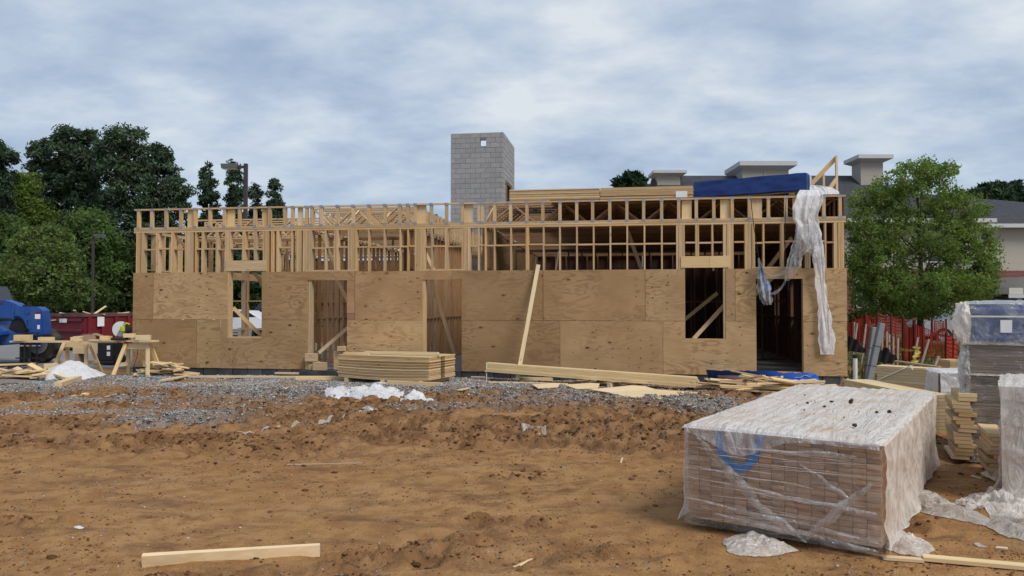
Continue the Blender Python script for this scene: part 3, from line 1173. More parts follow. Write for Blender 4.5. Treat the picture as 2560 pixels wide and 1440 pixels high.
# ------------------------------------------------------------------ concrete block tower behind
TW, TDp, TH = 2.15, 3.05, 8.68
T0 = Vector(((1126 - 1280) / FPX * 30.5, 30.5, 0))
T = empty('block_tower', T0, BR, 'tall grey concrete block shaft rising behind the timber building', 'tower')
BLW, BLH = .4064, .2032
m = MB()
hole = (1.20, 1.45, 8.14, 8.40)
# shell in mortar, set back behind the block faces; the top is open
th = .19


def shell_front(m):
    y0, y1 = .012, th
    m.box((.012, y0, 0), (hole[0], y1, TH - .01))
    m.box((hole[1], y0, 0), (TW - .012, y1, TH - .01))
    m.box((hole[0], y0, 0), (hole[1], y1, hole[2]))
    m.box((hole[0], y0, hole[3]), (hole[1], y1, TH - .01))


shell_front(m)
m.box((.012, th, 0), (th, TDp, TH - .01))
m.box((th, TDp - th, 0), (TW - .012, TDp, TH - .01))
DV0, DV1, DZ0, DZ1 = .55, 2.35, 4.4, 6.85
m.box((TW - th, th, 0), (TW - .012, DV0, TH - .01))
m.box((TW - th, DV1, 0), (TW - .012, TDp - th, TH - .01))
m.box((TW - th, DV0, DZ1), (TW - .012, DV1, TH - .01))
m.box((TW - th, DV0, 0), (TW - .012, DV1, DZ0))
m.build('mortar_shell', M['mortar'], T)
_blk = {}


def block(x0, x1, z0, face):
    L = round(x1 - x0, 3)
    key = (L, face)
    if key not in _blk:
        q = MB()
        g = .0045
        if face == 'f':
            q.box((-L / 2 + g, 0, g), (L / 2 - g, .10, BLH - g))
        else:
            q.box((-.10, -L / 2 + g, g), (0, L / 2 - g, BLH - g))
        _blk[key] = q.mesh('block', M['blockv'], bevel=.004)
    j = random.uniform(-.002, .003)
    if face == 'f':
        link('block', _blk[key], None, T, Matrix.Translation(((x0 + x1) / 2, j, z0)))
    else:
        link('block', _blk[key], None, T, Matrix.Translation((TW + j, (x0 + x1) / 2, z0)))


tb = NT('concrete_block_tones')
v_ = tb.obj(5.0)
nn = tb.noise(v_, 30, 4, .7)
n5 = tb.noise(v_, 3, 4, .6)
cc = tb.mix(tb.ramp(nn, [(.35, 0.0), (.7, 1.0)]), (.27, .272, .278), (.36, .36, .365))
cc = tb.mix(tb.math('MULTIPLY', tb.ramp(n5, [(.45, 0.0), (.7, 1.0)]), .4), cc, (.235, .235, .24))
hs = tb.new('ShaderNodeHueSaturation')
tb.ln(tb.math('ADD', tb.math('MULTIPLY', tb.rand(), .16), .92), hs.inputs['Value'])
tb.ln(cc, hs.inputs['Color'])
M['blockv'] = tb.done(tb.pbsdf(hs.outputs[0], .93, tb.bump(nn, .3, .004), .15))
row = 0
z = TH - BLH
while z > 4.7:
    for face, LEN in (('f', TW), ('r', TDp)):
        x = -BLW / 2 if (row % 2) else 0.0
        x += 0 if face == 'f' else .003
        first = True
        while x < LEN - .02:
            a, b = max(x, 0 if face == 'f' else .102), min(x + BLW, LEN)
            if b - a > .06:
                if face == 'f' and z < hole[3] - .02 and z + BLH > hole[2] + .02 and b > hole[0] and a < hole[1]:
                    if hole[0] - a > .05:
                        block(a, hole[0], z, face)
                    if b - hole[1] > .05:
                        block(hole[1], b, z, face)
                elif face == 'r' and z + BLH < DZ1 + .05 and b > DV0 and a < DV1:
                    if DV0 - a > .06:
                        block(a, DV0, z, face)
                    if b - DV1 > .06:
                        block(DV1, b, z, face)
                else:
                    block(a, b, z, face)
            x += BLW
    z -= BLH
    row += 1
m = MB()
m.box((0, 0, 0), (TW, .10, z + BLH - .006))
m.box((TW - .1, .102, 0), (TW, TDp, min(z + BLH - .006, DZ0)))
lo = m.build('lower_block_wall', M['block'], T)
for vv in (DV0 + .03, 1.1, DV1 - .04):
    board('door_stud', (TW - .07, vv, DZ0), (TW - .07, vv, DZ1 - .05), .04, .09, M['stud2'], T, up=(1, 0, 0))
board('door_stud', (TW - .07, DV0, DZ1 - .03), (TW - .07, DV1, DZ1 - .03), .09, .05, M['stud2'], T)

# ------------------------------------------------------------------ loads lying on the roof deck
E = empty('sheet_stack', bw(u(1290, 1.1), 1.0, TR1 + .02), BR, 'long banded stack of plywood sheets lying on the roof edge', 'lumber stack')
z = .06
Ls = u(1733, 1.0) - u(1272, 1.0)
for i in range(12):
    h = .030
    for j in range(2):
        a = j * Ls / 2 + .006 + random.uniform(-.01, .01)
        b = (j + 1) * Ls / 2 - .006 + random.uniform(-.012, .012)
        ms = MB()
        ms.box((-(b - a) / 2, -.6, 0), ((b - a) / 2, .6, h - .004))
        o = ms.build('plywood_sheet', M['fresh'] if random.random() < .3 else M['stud'], E, Matrix.Translation(((a + b) / 2 - .15, .6 + random.uniform(-.012, .012), z)))
    z += h
for xx in (.4, 2.2, 4.0):
    board('dunnage', (xx, .05, .03), (xx, 1.15, .03), .09, .06, M['stud'], E)
m = MB()
m.box((0, -.008, 0), (.28, -.002, .19))
m.build('paper_label', M['paper'], E, Matrix.Translation((u(1683, 1.0) - u(1272, 1.0) - .1, -.012, .10)))

pk_l = at(1735, 488, 18.6)
E = empty('wrapped_lumber_pack', bw(u(1735, 1.6), 1.6, TR1 + .02), BR - R(23), 'long lumber pack wrapped in deep blue sheeting on the roof', 'lumber pack')
LP = 2.74
m = MB()
m.box((0, 0, .19), (LP, .9, .60))
for vv in m.v:
    pass
pk = m.mesh('blue_wrapping', M['bluewrap'], bevel=.012, seg=2)
bm_ = bmesh.new()
bm_.from_mesh(pk)
bmesh.ops.subdivide_edges(bm_, edges=bm_.edges[:], cuts=11, use_grid_fill=True)
for q in bm_.verts:
    n_ = mnoise.noise(q.co * 2.2) * .03 + mnoise.noise(q.co * 7) * .014 - (.03 * max(0, mnoise.noise(Vector((q.co.x * 5, 3, 1)))) if q.co.z < .2 else 0)
    q.co += q.normal * n_
bm_.to_mesh(pk)
bm_.free()
link('blue_wrapping', pk, None, E)
m = MB()
for k in range(4):
    m.box((LP + .030, .22 + k * .06, .24), (LP + .036, .25 + k * .06, .56))
st_ = m.build('printed_stripes', M['white'], E)
tag(st_, kind='stuff')
for xx in (.35, 1.4, 2.4):
    board('dunnage', (xx, .02, .075), (xx, .85, .075), .14, .14, M['old'], E)
for k in range(5):
    board('lumber', (.05, .12 + k * .14, .165), (LP - .05, .12 + k * .14, .165), .13, .03, M['old'], E)

# raking timber frame standing on the roof corner
E = empty('raking_frame', bw(u(2060, .8), .8, TR1 + .02), BR, 'small triangular frame of bare studs standing on the roof corner', 'timber frame')


def rf(px_, py_, v=.8):
    uu = u(px_, v)
    d = bw(uu, v, 0)
    dep = d.y
    return (uu - u(2060, .8), 0, EYE + (761 - py_) * dep / FPX - TR1 - .02)


P1, P2, P3, P4 = rf(2094, 388), rf(2025, 466), rf(2064, 425), rf(2064, 470)
board('post', (P1[0], 0, 0), (P1[0], 0, P1[2]), .045, .09, M['pale'], E, up=(0, 1, 0))
board('rake', (P2[0], .06, P2[2]), (P1[0], .06, P1[2] - .05), .04, .10, M['fresh'], E)
board('post', (P3[0], .1, 0), (P3[0], .1, P3[2] - .08), .045, .09, M['fresh'], E, up=(0, 1, 0))
board('post', (P2[0] + .08, .1, 0), (P2[0] + .08, .1, P2[2] + .03), .045, .09, M['fresh'], E, up=(0, 1, 0))
board('brace', (P3[0] + .02, -.05, .12), (P1[0] - .02, -.05, .46), .04, .09, M['fresh'], E)
board('brace', (P3[0] + .35, .5, .0), (P1[0], .02, .52), .04, .09, M['fresh'], E)


# ------------------------------------------------------------------ sheeting hanging off the roof corner
def drape(name, rows, mat, v=-.10, nfold=5, amp=.05, nx=40, seed=1, ny=70, label=None, cat=None, group=None, solid=0):
    """rows: (y pixel, left x, right x[, v]) read on the front of the building"""
    rows = [r if len(r) > 3 else (*r, v) for r in rows]
    ys_ = np.array([r[0] for r in rows], float)
    tt = np.linspace(ys_[0], ys_[-1], ny)
    xl = np.interp(tt, ys_, [r[1] for r in rows])
    xr = np.interp(tt, ys_, [r[2] for r in rows])
    vv = np.interp(tt, ys_, [r[3] for r in rows])
    P = np.zeros((ny, nx, 3))
    for i in range(ny):
        for j in range(nx):
            s = j / (nx - 1)
            px_ = xl[i] + (xr[i] - xl[i]) * s
            nz = float(vnoise(s * nfold * 1.7 + seed, tt[i] * .012 + seed * 3, seed)) - .5
            nz2 = float(vnoise(s * nfold * 4 + tt[i] * .05, tt[i] * .03 + seed * 3, seed + 5)) - .5
            ph = s * nfold * .5 + .9 * nz + tt[i] * .0022
            fo = amp * (.9 * abs(2 * (ph - math.floor(ph + .5))) + 2.6 * nz + 1.5 * abs(nz2))
            v_ = min(vv[i] - abs(fo) * .9, vv[i])
            jit = (float(vnoise(tt[i] * .06, s * 2 + seed, seed + 9)) - .5) * 7 if j in (0, nx - 1) else 0
            uu = u(px_ + jit, v_)
            w = bw(uu, v_, 0)
            P[i, j] = (w.x, w.y, EYE + (761 - tt[i]) * w.y / FPX)
    return P


EH = empty('hanging_sheeting', bw(u(2045), -.1, TR1), 0, 'torn white plastic sheeting hanging down from the roof corner over the door', 'plastic sheet')
EHI = Matrix.Translation(EH.location).inverted()


def hang(name, P, mat, parent=EH):
    o0 = np.array(parent.location)
    me = grid_mesh(name, P - o0, mat)
    return link(name, me, None, parent)


hang('sheet_fall', drape('a', [(474, 2000, 2052, .25), (486, 1992, 2062, -.02), (520, 1984, 2052), (548, 1984, 2046), (562, 1992, 2050), (585, 1996, 2056), (606, 2010, 2057), (625, 2030, 2056)], M['sheetp'], nfold=4, amp=.04, seed=2), M['sheetp'])
hang('sheet_tail', drape('b', [(600, 2034, 2058, -.12), (640, 2034, 2060, -.14), (660, 2036, 2062), (720, 2041, 2064), (775, 2046, 2074), (830, 2048, 2082), (868, 2046, 2087), (886, 2049, 2084)], M['sheetp'], nfold=2, amp=.028, nx=26, seed=5), M['sheetp'])
hang('sheet_fold', drape('c', [(462, 2032, 2050, .75), (468, 2028, 2085, .62), (478, 2030, 2100, .4), (488, 2035, 2100, .2)], M['sheetp'], nfold=6, amp=.05, seed=7, ny=24), M['sheetp'])
hang('thin_veil', drape('d', [(560, 1990, 2050, -.16), (600, 1986, 2052, -.2), (640, 1972, 2010, -.2), (680, 1966, 1992, -.2), (702, 1960, 1974, -.2)], M['veil'], nfold=5, amp=.06, seed=9), M['veil'])
hang('thin_veil', drape('f', [(590, 2005, 2055, -.2), (625, 2020, 2058, -.2), (650, 2038, 2062, -.2), (672, 2046, 2062, -.2)], M['veil'], nfold=4, amp=.05, seed=11), M['veil'])


def swag(pts, width, mat, name, parent, seed=0, dv=-.16):
    n_ = 40
    pts = np.array(pts, float)
    t_ = np.linspace(0, 1, len(pts))
    s_ = np.linspace(0, 1, n_)
    xs_ = np.interp(s_, t_, pts[:, 0])
    ys_ = np.interp(s_, t_, pts[:, 1])
    ker = np.ones(7) / 7
    xs_ = np.convolve(np.pad(xs_, 3, 'edge'), ker, 'valid')
    ys_ = np.convolve(np.pad(ys_, 3, 'edge'), ker, 'valid')
    P = np.zeros((n_, 9, 3))
    for i in range(n_):
        wi = width * (.6 + .8 * float(vnoise(s_[i] * 5, seed, seed)))
        for j in range(9):
            a_ = (j / 8 - .5)
            v_ = dv - .05 * math.sin(j * 1.9 + i * .2) - .03 * float(vnoise(i * .4, j, seed))
            uu = u(xs_[i] + a_ * wi * .8, v_)
            w = bw(uu, v_, 0)
            P[i, j] = (w.x, w.y, EYE + (761 - (ys_[i] + a_ * wi)) * w.y / FPX)
    o0 = np.array(parent.location)
    return link(name, grid_mesh(name, P - o0, mat), None, parent)


swag([(1998, 600), (1985, 640), (1972, 672), (1950, 690), (1928, 694), (1910, 676), (1899, 650)], 9, M['veil'], 'swag', EH, 3)
swag([(1996, 610), (1982, 650), (1970, 690), (1955, 720), (1935, 735), (1922, 735)], 7, M['veil'], 'swag', EH, 6)
E2 = empty('blue_wrap_scrap', bw(u(1905), -.1, 2.6), 0, 'torn clear and blue wrapping dangling beside the right-hand doorway', 'plastic wrap')
o0 = hang('clear_scrap', drape('g', [(645, 1897, 1899, -.15), (690, 1893, 1916, -.16), (725, 1893, 1928, -.18), (745, 1898, 1930, -.18), (762, 1912, 1928, -.18)], M['veil'], nfold=5, amp=.05, seed=14), M['veil'], E2)
hang('blue_scrap', drape('h', [(652, 1898, 1900, -.11), (690, 1899, 1912, -.11), (715, 1903, 1923, -.12), (728, 1910, 1924, -.12)], M['bluefilm'] if 'bluefilm' in M else M['bluepaint'], nfold=4, amp=.03, seed=15), M['bluepaint'], E2)
for nm_, pts, lb in (('hanging_strap', [(1878, 494), (1885, 560), (1892, 610), (1898, 650), (1901, 690)], 'thin black strap hanging down the front with torn blue wrap at its end'),
                     ('hanging_strap', [(1967, 496), (1964, 560), (1963, 600), (1966, 660), (1972, 726)], 'thin black strap hanging over the top of the right-hand doorway')):
    m = MB()
    q = []
    for a, b in pts:
        w = bw(u(a, -.06), -.06, 0)
        q.append((w.x, w.y, EYE + (761 - b) * w.y / FPX))
    m.tube(q, .009, 5)
    tag(m.build(nm_, M['black']), lb, 'strap')


# ------------------------------------------------------------------ trees
def leaf_cloud(rng, centres, radii, per, size, squash=.75, up=.3, long=1.0):
    """leaf-sized quads scattered round each clump centre"""
    n = len(centres)
    c = np.repeat(centres, per, 0)
    r = np.repeat(radii, per, 0)
    d = rng.normal(size=(n * per, 3))
    d /= np.linalg.norm(d, axis=1, keepdims=True)
    d *= (rng.uniform(0, 1, (n * per, 1)) ** .45)
    d[:, 2] *= squash
    p = c + d * r[:, None]
    nr = rng.normal(size=(n * per, 3)) + np.array([0, 0, up])
    nr /= np.linalg.norm(nr, axis=1, keepdims=True)
    a = np.cross(nr, rng.normal(size=(n * per, 3)))
    a /= np.linalg.norm(a, axis=1, keepdims=True)
    b = np.cross(nr, a)
    s = size * rng.uniform(.55, 1.3, (n * per, 1))
    a = a * s * long
    b = b * s * .55
    v = np.stack([p - a, p + b * .9, p + a, p - b * .9], 1)
    return v


def tree(name, label, cat, base, H, crown, leaf_col, kind='leaf', seed=1, nclump=260, per=34, size=.16, clump_r=.5, trunk_r=.18, group=None, limbs=9, long=1.0, var=.35, trunk_h=None):
    """crown: list of lobes (dx, dy, z, rx, ry, rz)"""
    rng = np.random.default_rng(seed)
    root = empty(name, base, rng.uniform(0, 6.28) * 0, label, cat, group)
    m = MB()
    th_ = trunk_h or H * .93
    pts = [(0, 0, -.2)]
    k = 6
    for i in range(1, k + 1):
        t_ = i / k
        pts.append((rng.normal() * .012 * H * t_, rng.normal() * .012 * H * t_, th_ * t_))
    rs = [trunk_r * (1.15 - .98 * i / k) for i in range(k + 1)]
    m.tube(pts, rs, 8)
    lob = np.array(crown, float)
    vol = lob[:, 3] * lob[:, 4] * lob[:, 5]
    pick = rng.choice(len(lob), nclump, p=vol ** .75 / (vol ** .75).sum())
    d = rng.normal(size=(nclump, 3))
    d /= np.linalg.norm(d, axis=1, keepdims=True)
    d *= rng.uniform(.18, 1.0, (nclump, 1)) ** (.42 if kind != 'needle' else .34)
    C = lob[pick, :3] + d * lob[pick, 3:6]
    rad = clump_r * rng.uniform(.55, 1.35, nclump)
    V = leaf_cloud(rng, C, rad, per, size, .65 if kind == 'needle' else .85, .3, long)
    for i in range(limbs):
        c = C[rng.integers(nclump)]
        z0 = max(th_ * .22, min(c[2] * rng.uniform(.55, .85), th_ * .92))
        tb_ = z0 / th_ * k
        j = min(int(tb_), k - 1)
        p0 = Vector(pts[j]).lerp(Vector(pts[j + 1]), tb_ - j)
        midp = p0.lerp(Vector(c), .5) + Vector((0, 0, .06 * H * rng.uniform(-.3, .6)))
        r0 = trunk_r * (.42 - .25 * z0 / th_)
        m.tube([p0, midp, c], [r0, r0 * .6, r0 * .2], 5, False)
    m.build('trunk', M['bark'], root, smooth=True)
    nq = len(V)
    f = np.arange(nq * 4).reshape(nq, 4)
    me = mesh_np('crown', V.reshape(-1, 3), f, M['needle' if kind == 'needle' else 'leaf'])
    tone = rng.uniform(1 - var, 1 + var, (nclump, 1)) * np.ones((1, 3))
    tone = tone * (1 + rng.uniform(-.10, .10, (nclump, 3)))
    col = np.repeat(np.array([leaf_col]) * tone, per, 0) * rng.uniform(.75, 1.25, (nq, 1))
    set_color(me, 'leaf', np.repeat(col, 4, 0))
    link('crown', me, None, root)
    return root


def lobes_from_px(spots, Y, dy=1.0, base=None):
    """spots: (px, py, half-width px, half-height px) of each mass as seen at depth Y"""
    out = []
    rng = random.Random(len(spots) * 7 + int(Y))
    for x, y, rx, ry in spots:
        p = at(x, y, Y)
        s = Y / FPX
        out.append((p.x - base.x, rng.uniform(-dy, dy) * rx * s, p.z - base.z, rx * s, max(rx, ry) * s * .9, ry * s))
    return out


def far_tree(name, label, cat, px, Y, top, spots, col, kind, seed, **kw):
    b = at(px, 761, Y)
    b.z = -.3
    H = at(px, top, Y).z - b.z
    return tree(name, label, cat, b, H, lobes_from_px(spots, Y, .3, b), col, kind, seed, trunk_r=.011 * H + .05, **kw)


DK = (.056, .088, .054)
PINE = (.068, .102, .060)
MIDG = (.115, .175, .062)
LIME = (.13, .19, .05)
GT = 'trees behind the parking lot'
PN = dict(kind='needle', per=60, long=1.5, group=GT)
far_tree('pine_tree', 'tall dark pine with the higher twin-topped crown, left of the gap', 'tree', 170, 62, 318,
         [(185, 345, 50, 28), (150, 385, 62, 30), (205, 400, 48, 30), (120, 430, 42, 32), (180, 450, 70, 40), (110, 490, 45, 40), (200, 520, 60, 50), (150, 580, 70, 60)], PINE, seed=3, nclump=620, size=.13, clump_r=.62, **PN)
far_tree('pine_tree', 'tall dark spreading pine whose branches reach over the building corner', 'tree', 330, 60, 322,
         [(320, 345, 46, 24), (285, 380, 45, 30), (355, 390, 60, 32), (300, 430, 60, 34), (395, 385, 26, 22), (385, 440, 60, 38), (435, 475, 34, 30), (340, 490, 80, 45), (420, 520, 50, 36), (300, 560, 80, 60), (380, 600, 80, 60)], PINE, seed=4, nclump=780, size=.13, clump_r=.62, **PN)
far_tree('pine_tree', 'dark pine cut off by the left edge of the picture', 'tree', -25, 56, 350,
         [(-20, 380, 38, 24), (0, 395, 38, 16), (-25, 440, 44, 30), (-10, 490, 32, 24), (-30, 540, 50, 50)], DK, seed=5, nclump=330, size=.13, clump_r=.6, **PN)
far_tree('leafy_tree', 'yellow-green tree top showing between the two left pines', 'tree', 55, 58, 425,
         [(50, 455, 32, 24), (40, 500, 42, 34), (75, 540, 50, 40), (30, 580, 50, 50)], LIME, 'leaf', 6, nclump=300, per=56, size=.15, clump_r=.75, group=GT)
far_tree('leafy_tree', 'round mid-green tree in front of the tall pines', 'tree', 225, 50, 530,
         [(225, 560, 48, 28), (195, 610, 60, 36), (255, 600, 45, 34), (225, 660, 70, 50), (210, 730, 70, 40)], MIDG, 'leaf', 7, nclump=400, per=60, size=.14, clump_r=.65, group=GT)
far_tree('leafy_tree', 'dense green tree just left of the second lamp post', 'tree', 100, 42, 560,
         [(110, 600, 60, 34), (60, 640, 60, 44), (150, 650, 60, 50), (100, 700, 100, 50), (40, 720, 60, 50), (160, 730, 60, 40)], (.135, .185, .068), 'leaf', 8, nclump=520, per=64, size=.115, clump_r=.5, group=GT)
far_tree('leafy_tree', 'low dark green tree filling the left edge behind the blue machine', 'tree', 0, 48, 540,
         [(10, 580, 60, 40), (-20, 640, 60, 60), (20, 700, 70, 50), (-10, 745, 70, 30)], MIDG, 'leaf', 9, nclump=340, per=60, size=.14, clump_r=.6, group=GT)
far_tree('leafy_tree', 'dark leafy tree close against the left wall of the building', 'tree', 300, 52, 610,
         [(300, 650, 50, 40), (270, 720, 60, 50), (330, 700, 50, 60), (300, 760, 70, 25)], (.062, .098, .038), 'leaf', 10, nclump=320, per=34, size=.2, clump_r=.65, group=GT)
for i, (px, Y, top, w, lb) in enumerate((
        (410, 64, 560, 60, 'shadowed dark tree seen through the leftmost stud bays'), (520, 66, 445, 44, 'narrow dark pine with a pointed top left of the tall lamp post'),
        (588, 66, 442, 44, 'narrow dark pine directly behind the tall lamp post'), (638, 68, 484, 24, 'small slim pine just right of the tall lamp post'),
        (686, 66, 474, 40, 'rightmost of the narrow pines beside the tall lamp post'), (480, 68, 560, 40, 'low dark tree seen behind the left framing'), (610, 62, 600, 70, 'low dark tree seen through the left window opening'),
        (760, 66, 600, 60, 'low dark tree seen through the middle framing'))):
    n_ = 5
    sp = []
    for k in range(n_ + 1):
        t_ = k / n_
        sp.append((px + random.uniform(-.3, .3) * w * t_, top + 14 + t_ * (730 - top), w * (.14 + .86 * min(1, t_ * 1.6)), (730 - top) / n_ * .85))
    far_tree('pine_tree', lb, 'tree', px, Y, top, sp, DK, seed=20 + i, nclump=420, size=.12, clump_r=.45, limbs=12, **PN)
far_tree('pine_tree', 'round dark evergreen top peeping over the roof deck', 'tree', 1575, 60, 432, [(1575, 455, 34, 20), (1572, 485, 38, 22), (1575, 540, 40, 40)], (.03, .055, .028), seed=31, nclump=200, size=.2, clump_r=.5, kind='needle', per=46, long=1.6, group='trees behind the roof line')
far_tree('pine_tree', 'small dark evergreen top just left of the first chimney', 'tree', 1633, 64, 458, [(1633, 475, 14, 12), (1633, 500, 22, 30)], DK, seed=32, nclump=70, size=.2, clump_r=.4, kind='needle', per=46, long=1.6, group='trees behind the roof line')
far_tree('pine_tree', 'round dark tree top behind the neighbouring roof on the right', 'tree', 2475, 70, 458, [(2480, 478, 38, 20), (2462, 500, 50, 26), (2500, 540, 60, 40)], DK, seed=33, nclump=220, size=.24, clump_r=.6, kind='needle', per=46, long=1.6, group='trees behind the neighbouring roof')
far_tree('pine_tree', 'spindly dark pine near the right edge behind the neighbouring roof', 'tree', 2540, 72, 452, [(2540, 468, 12, 14), (2542, 495, 26, 20), (2530, 520, 34, 24), (2545, 560, 40, 30)], DK, seed=34, nclump=120, size=.24, clump_r=.45, kind='needle', per=46, long=1.6, group='trees behind the neighbouring roof')
far_tree('leafy_tree', 'far leafy treetop glimpsed in the open stair bay', 'tree', 1095, 70, 532, [(1095, 552, 26, 12), (1090, 590, 50, 30), (1130, 640, 80, 60)], MIDG, 'leaf', 35, nclump=160, per=34, size=.22, clump_r=.5, group='trees behind the roof line')

# the big light-green tree by the right-hand corner
b = at(2300, 761, 27.5)
b.z = .25
sp = [(2300, 425, 70, 22), (2330, 440, 55, 30), (2235, 455, 60, 32), (2180, 490, 55, 34), (2300, 500, 110, 50), (2400, 520, 70, 40), (2160, 560, 55, 44), (2440, 590, 55, 50), (2300, 590, 150, 60), (2200, 660, 85, 55), (2400, 670, 85, 55), (2300, 720, 150, 45), (2150, 640, 40, 60), (2465, 640, 30, 45), (2160, 700, 48, 50), (2450, 700, 45, 45), (2180, 750, 60, 40), (2420, 745, 50, 30), (2290, 775, 110, 22)]
tree('leafy_tree', 'broad light-green leafy tree beside the right corner of the building', 'tree', b, 7.0, lobes_from_px(sp, 27.5, .35, b), (.170, .235, .075), 'leaf', 41, nclump=1500, per=40, size=.058, clump_r=.27, trunk_r=.11, limbs=46, var=.30)


# ------------------------------------------------------------------ neighbouring building
def mat_brick():
    t = NT('red_brick')
    br = t.new('ShaderNodeTexBrick')
    br.inputs['Scale'].default_value = 1.0
    br.inputs['Brick Width'].default_value = .21
    br.inputs['Row Height'].default_value = .075
    br.inputs['Mortar Size'].default_value = .008
    br.inputs['Color1'].default_value = (.17, .038, .028, 1)
    br.inputs['Color2'].default_value = (.11, .028, .022, 1)
    br.inputs['Mortar'].default_value = (.24, .19, .17, 1)
    tc_ = t.new('ShaderNodeTexCoord')
    mp = t.new('ShaderNodeMapping')
    mp.inputs['Rotation'].default_value = (R(90), 0, 0)
    t.ln(tc_.outputs['Object'], mp.inputs[0])
    t.ln(mp.outputs[0], br.inputs[0])
    return t.done(t.pbsdf(br.outputs[0], .85, None, .2))


def mat_shingle():
    t = NT('dark_shingles')
    v = t.obj(0, (1.2, 1.2, 4.2))
    n_ = t.noise(v, 4.5, 4, .7)
    n2 = t.noise(t.obj(), .5, 3)
    c = t.mix(t.ramp(n_, [(.35, 0.0), (.7, 1.0)]), (.026, .028, .034), (.070, .074, .085))
    c = t.mix(t.math('MULTIPLY', n2, .3), c, (.10, .10, .11))
    return t.done(t.pbsdf(c, .9, t.bump(n_, .4, .02), .15))


M['brick'] = mat_brick()
M['shingle'] = mat_shingle()
NY = 40.0
s_ = NY / FPX
NB = empty('neighbouring_building', (at(2100, 761, NY).x, NY, 0), 0, 'two-storey brick and stucco building with dark shingle roof and three chimneys', 'building')


def nx_(px):
    return (px - 2100) * s_


def nz_(py, Y=NY):
    return EYE + (761 - py) * Y / FPX


RIDGE, EAVE = nz_(440) * 1.0, nz_(548)
xl, xr = nx_(1690), nx_(2470)
rd = 5.5
# main block: brick below, stucco above
m = MB()
m.box((xl + .4, .5, 0), (xr, 11.0, nz_(672)))
m.build('brick_wall', M['brick'], NB)
m = MB()
m.box((xl + .4, .52, nz_(672) + .002), (xr - .01, 10.98, EAVE - .05))
m.build('stucco_wall', M['stucco'], NB)
zr = EYE + (761 - 438) * (NY + rd) / FPX
roof = MB()
roof.add([(xl - .2, 0, EAVE), (xr + .45, 0, EAVE), (xr + .45, 11.5, EAVE), (xl - .2, 11.5, EAVE), (xl - .2, rd, zr), (xr - 4.6, rd, zr)], [(0, 1, 5, 4), (1, 2, 5), (2, 3, 4, 5), (3, 0, 4), (0, 3, 2, 1)])
ro = roof.build('roof', M['shingle'], NB)
m = MB()
m.box((xl - .2, -.06, EAVE - .16), (xr + .5, -.005, EAVE + .05))
m.box((xr + .455, -.0, EAVE - .16), (xr + .51, 11.5, EAVE + .05))
m.build('fascia', M['trim'], NB)
# wing reaching on to the right, set further back
x2, x3 = nx_(2430), nx_(2430) + 22
m = MB()
m.box((xr + .004, 2.2, 0), (x3, 10.5, nz_(672)))
m.build('brick_wall', M['brick'], NB)
m = MB()
m.box((xr + .006, 2.22, nz_(672) + .002), (x3 - .02, 10.48, EAVE - .14))
m.build('stucco_wall', M['stucco'], NB)
zr2 = EYE + (761 - 475) * (NY + 6.5) / FPX
m = MB()
E_ = EAVE - .1
m.add([(xr - 1.5, 1.7, E_), (x3, 1.7, E_), (x3, 11.2, E_), (xr - 1.5, 11.2, E_), (xr - 2.2, 6.5, zr2), (x3, 6.5, zr2 - 2.0)], [(0, 1, 5, 4), (2, 3, 4, 5), (1, 2, 5), (3, 0, 4), (0, 3, 2, 1)])
m.build('roof', M['shingle'], NB)
m = MB()
m.box((xr + .53, 1.62, E_ - .16), (x3, 1.69, E_ + .05))
m.build('fascia', M['trim'], NB)
# porch with a standing-seam gable
pxl = nx_(2486)
pz = nz_(742, NY - 1)
m = MB()
m.add([(pxl, -1.2, pz), (pxl + 7, -1.2, pz), (pxl + 7, .45, pz), (pxl, .45, pz), (pxl + 1.6, -1.2, pz + .95), (pxl + 7, -1.2, pz + .3), (pxl + 1.6, .45, pz + .95), (pxl, -1.2, pz + .42), (pxl, .45, pz + .42), (pxl + .75, -1.2, pz + .45), (pxl + .75, -1.2, pz + .98)],
      [(0, 1, 2, 3)])
m.prism([(pxl, pz + .14), (pxl + 6.5, pz + .14), (pxl + 6.5, pz - .3 + .5), (pxl + .78, pz + 1.02), (pxl + .74, pz + .46), (pxl, pz + .46)], -1.2, 2.1)
po = m.build('porch_roof', m_plain('cream_metal', (.56, .54, .47), .5, .05, 2.0), NB)
for k in range(5):
    q = MB()
    xx = pxl + .75 + k * .45
    q.box((xx, -1.235, pz + .15), (xx + .03, -1.202, pz + .95 - k * .07))
    q.build('seam', M['trim'], po)
m = MB()
m.box((pxl - .06, -1.26, pz - .06), (pxl + 7, -1.21, pz + .13))
m.build('porch_beam', M['trim'], NB)
m = MB()
m.box((pxl + .5, -1.1, 0), (pxl + .72, -.88, pz))
m.build('porch_post', M['trim'], NB)
m = MB()
m.box((pxl + .75, 2.10, 0), (pxl + 5, 2.195, pz - .05))
m.build('porch_opening', M['glass'], NB)
# windows half hidden by the tree
for px_ in (2150, 2330):
    for zt, zb in ((nz_(585), nz_(655)), (nz_(700), nz_(770))):
        m = MB()
        m.box((nx_(px_), .46, zb), (nx_(px_) + 1.2, .495, zt))
        w_ = m.build('window', M['trim'], NB)
        q = MB()
        q.box((nx_(px_) + .08, .44, zb + .08), (nx_(px_) + 1.12, .458, (zb + zt) / 2 - .03))
        q.build('pane', M['glass'], w_)
        q = MB()
        q.box((nx_(px_) + .08, .44, (zb + zt) / 2 + .03), (nx_(px_) + 1.12, .458, zt - .08))
        q.build('pane', M['glass'], w_)


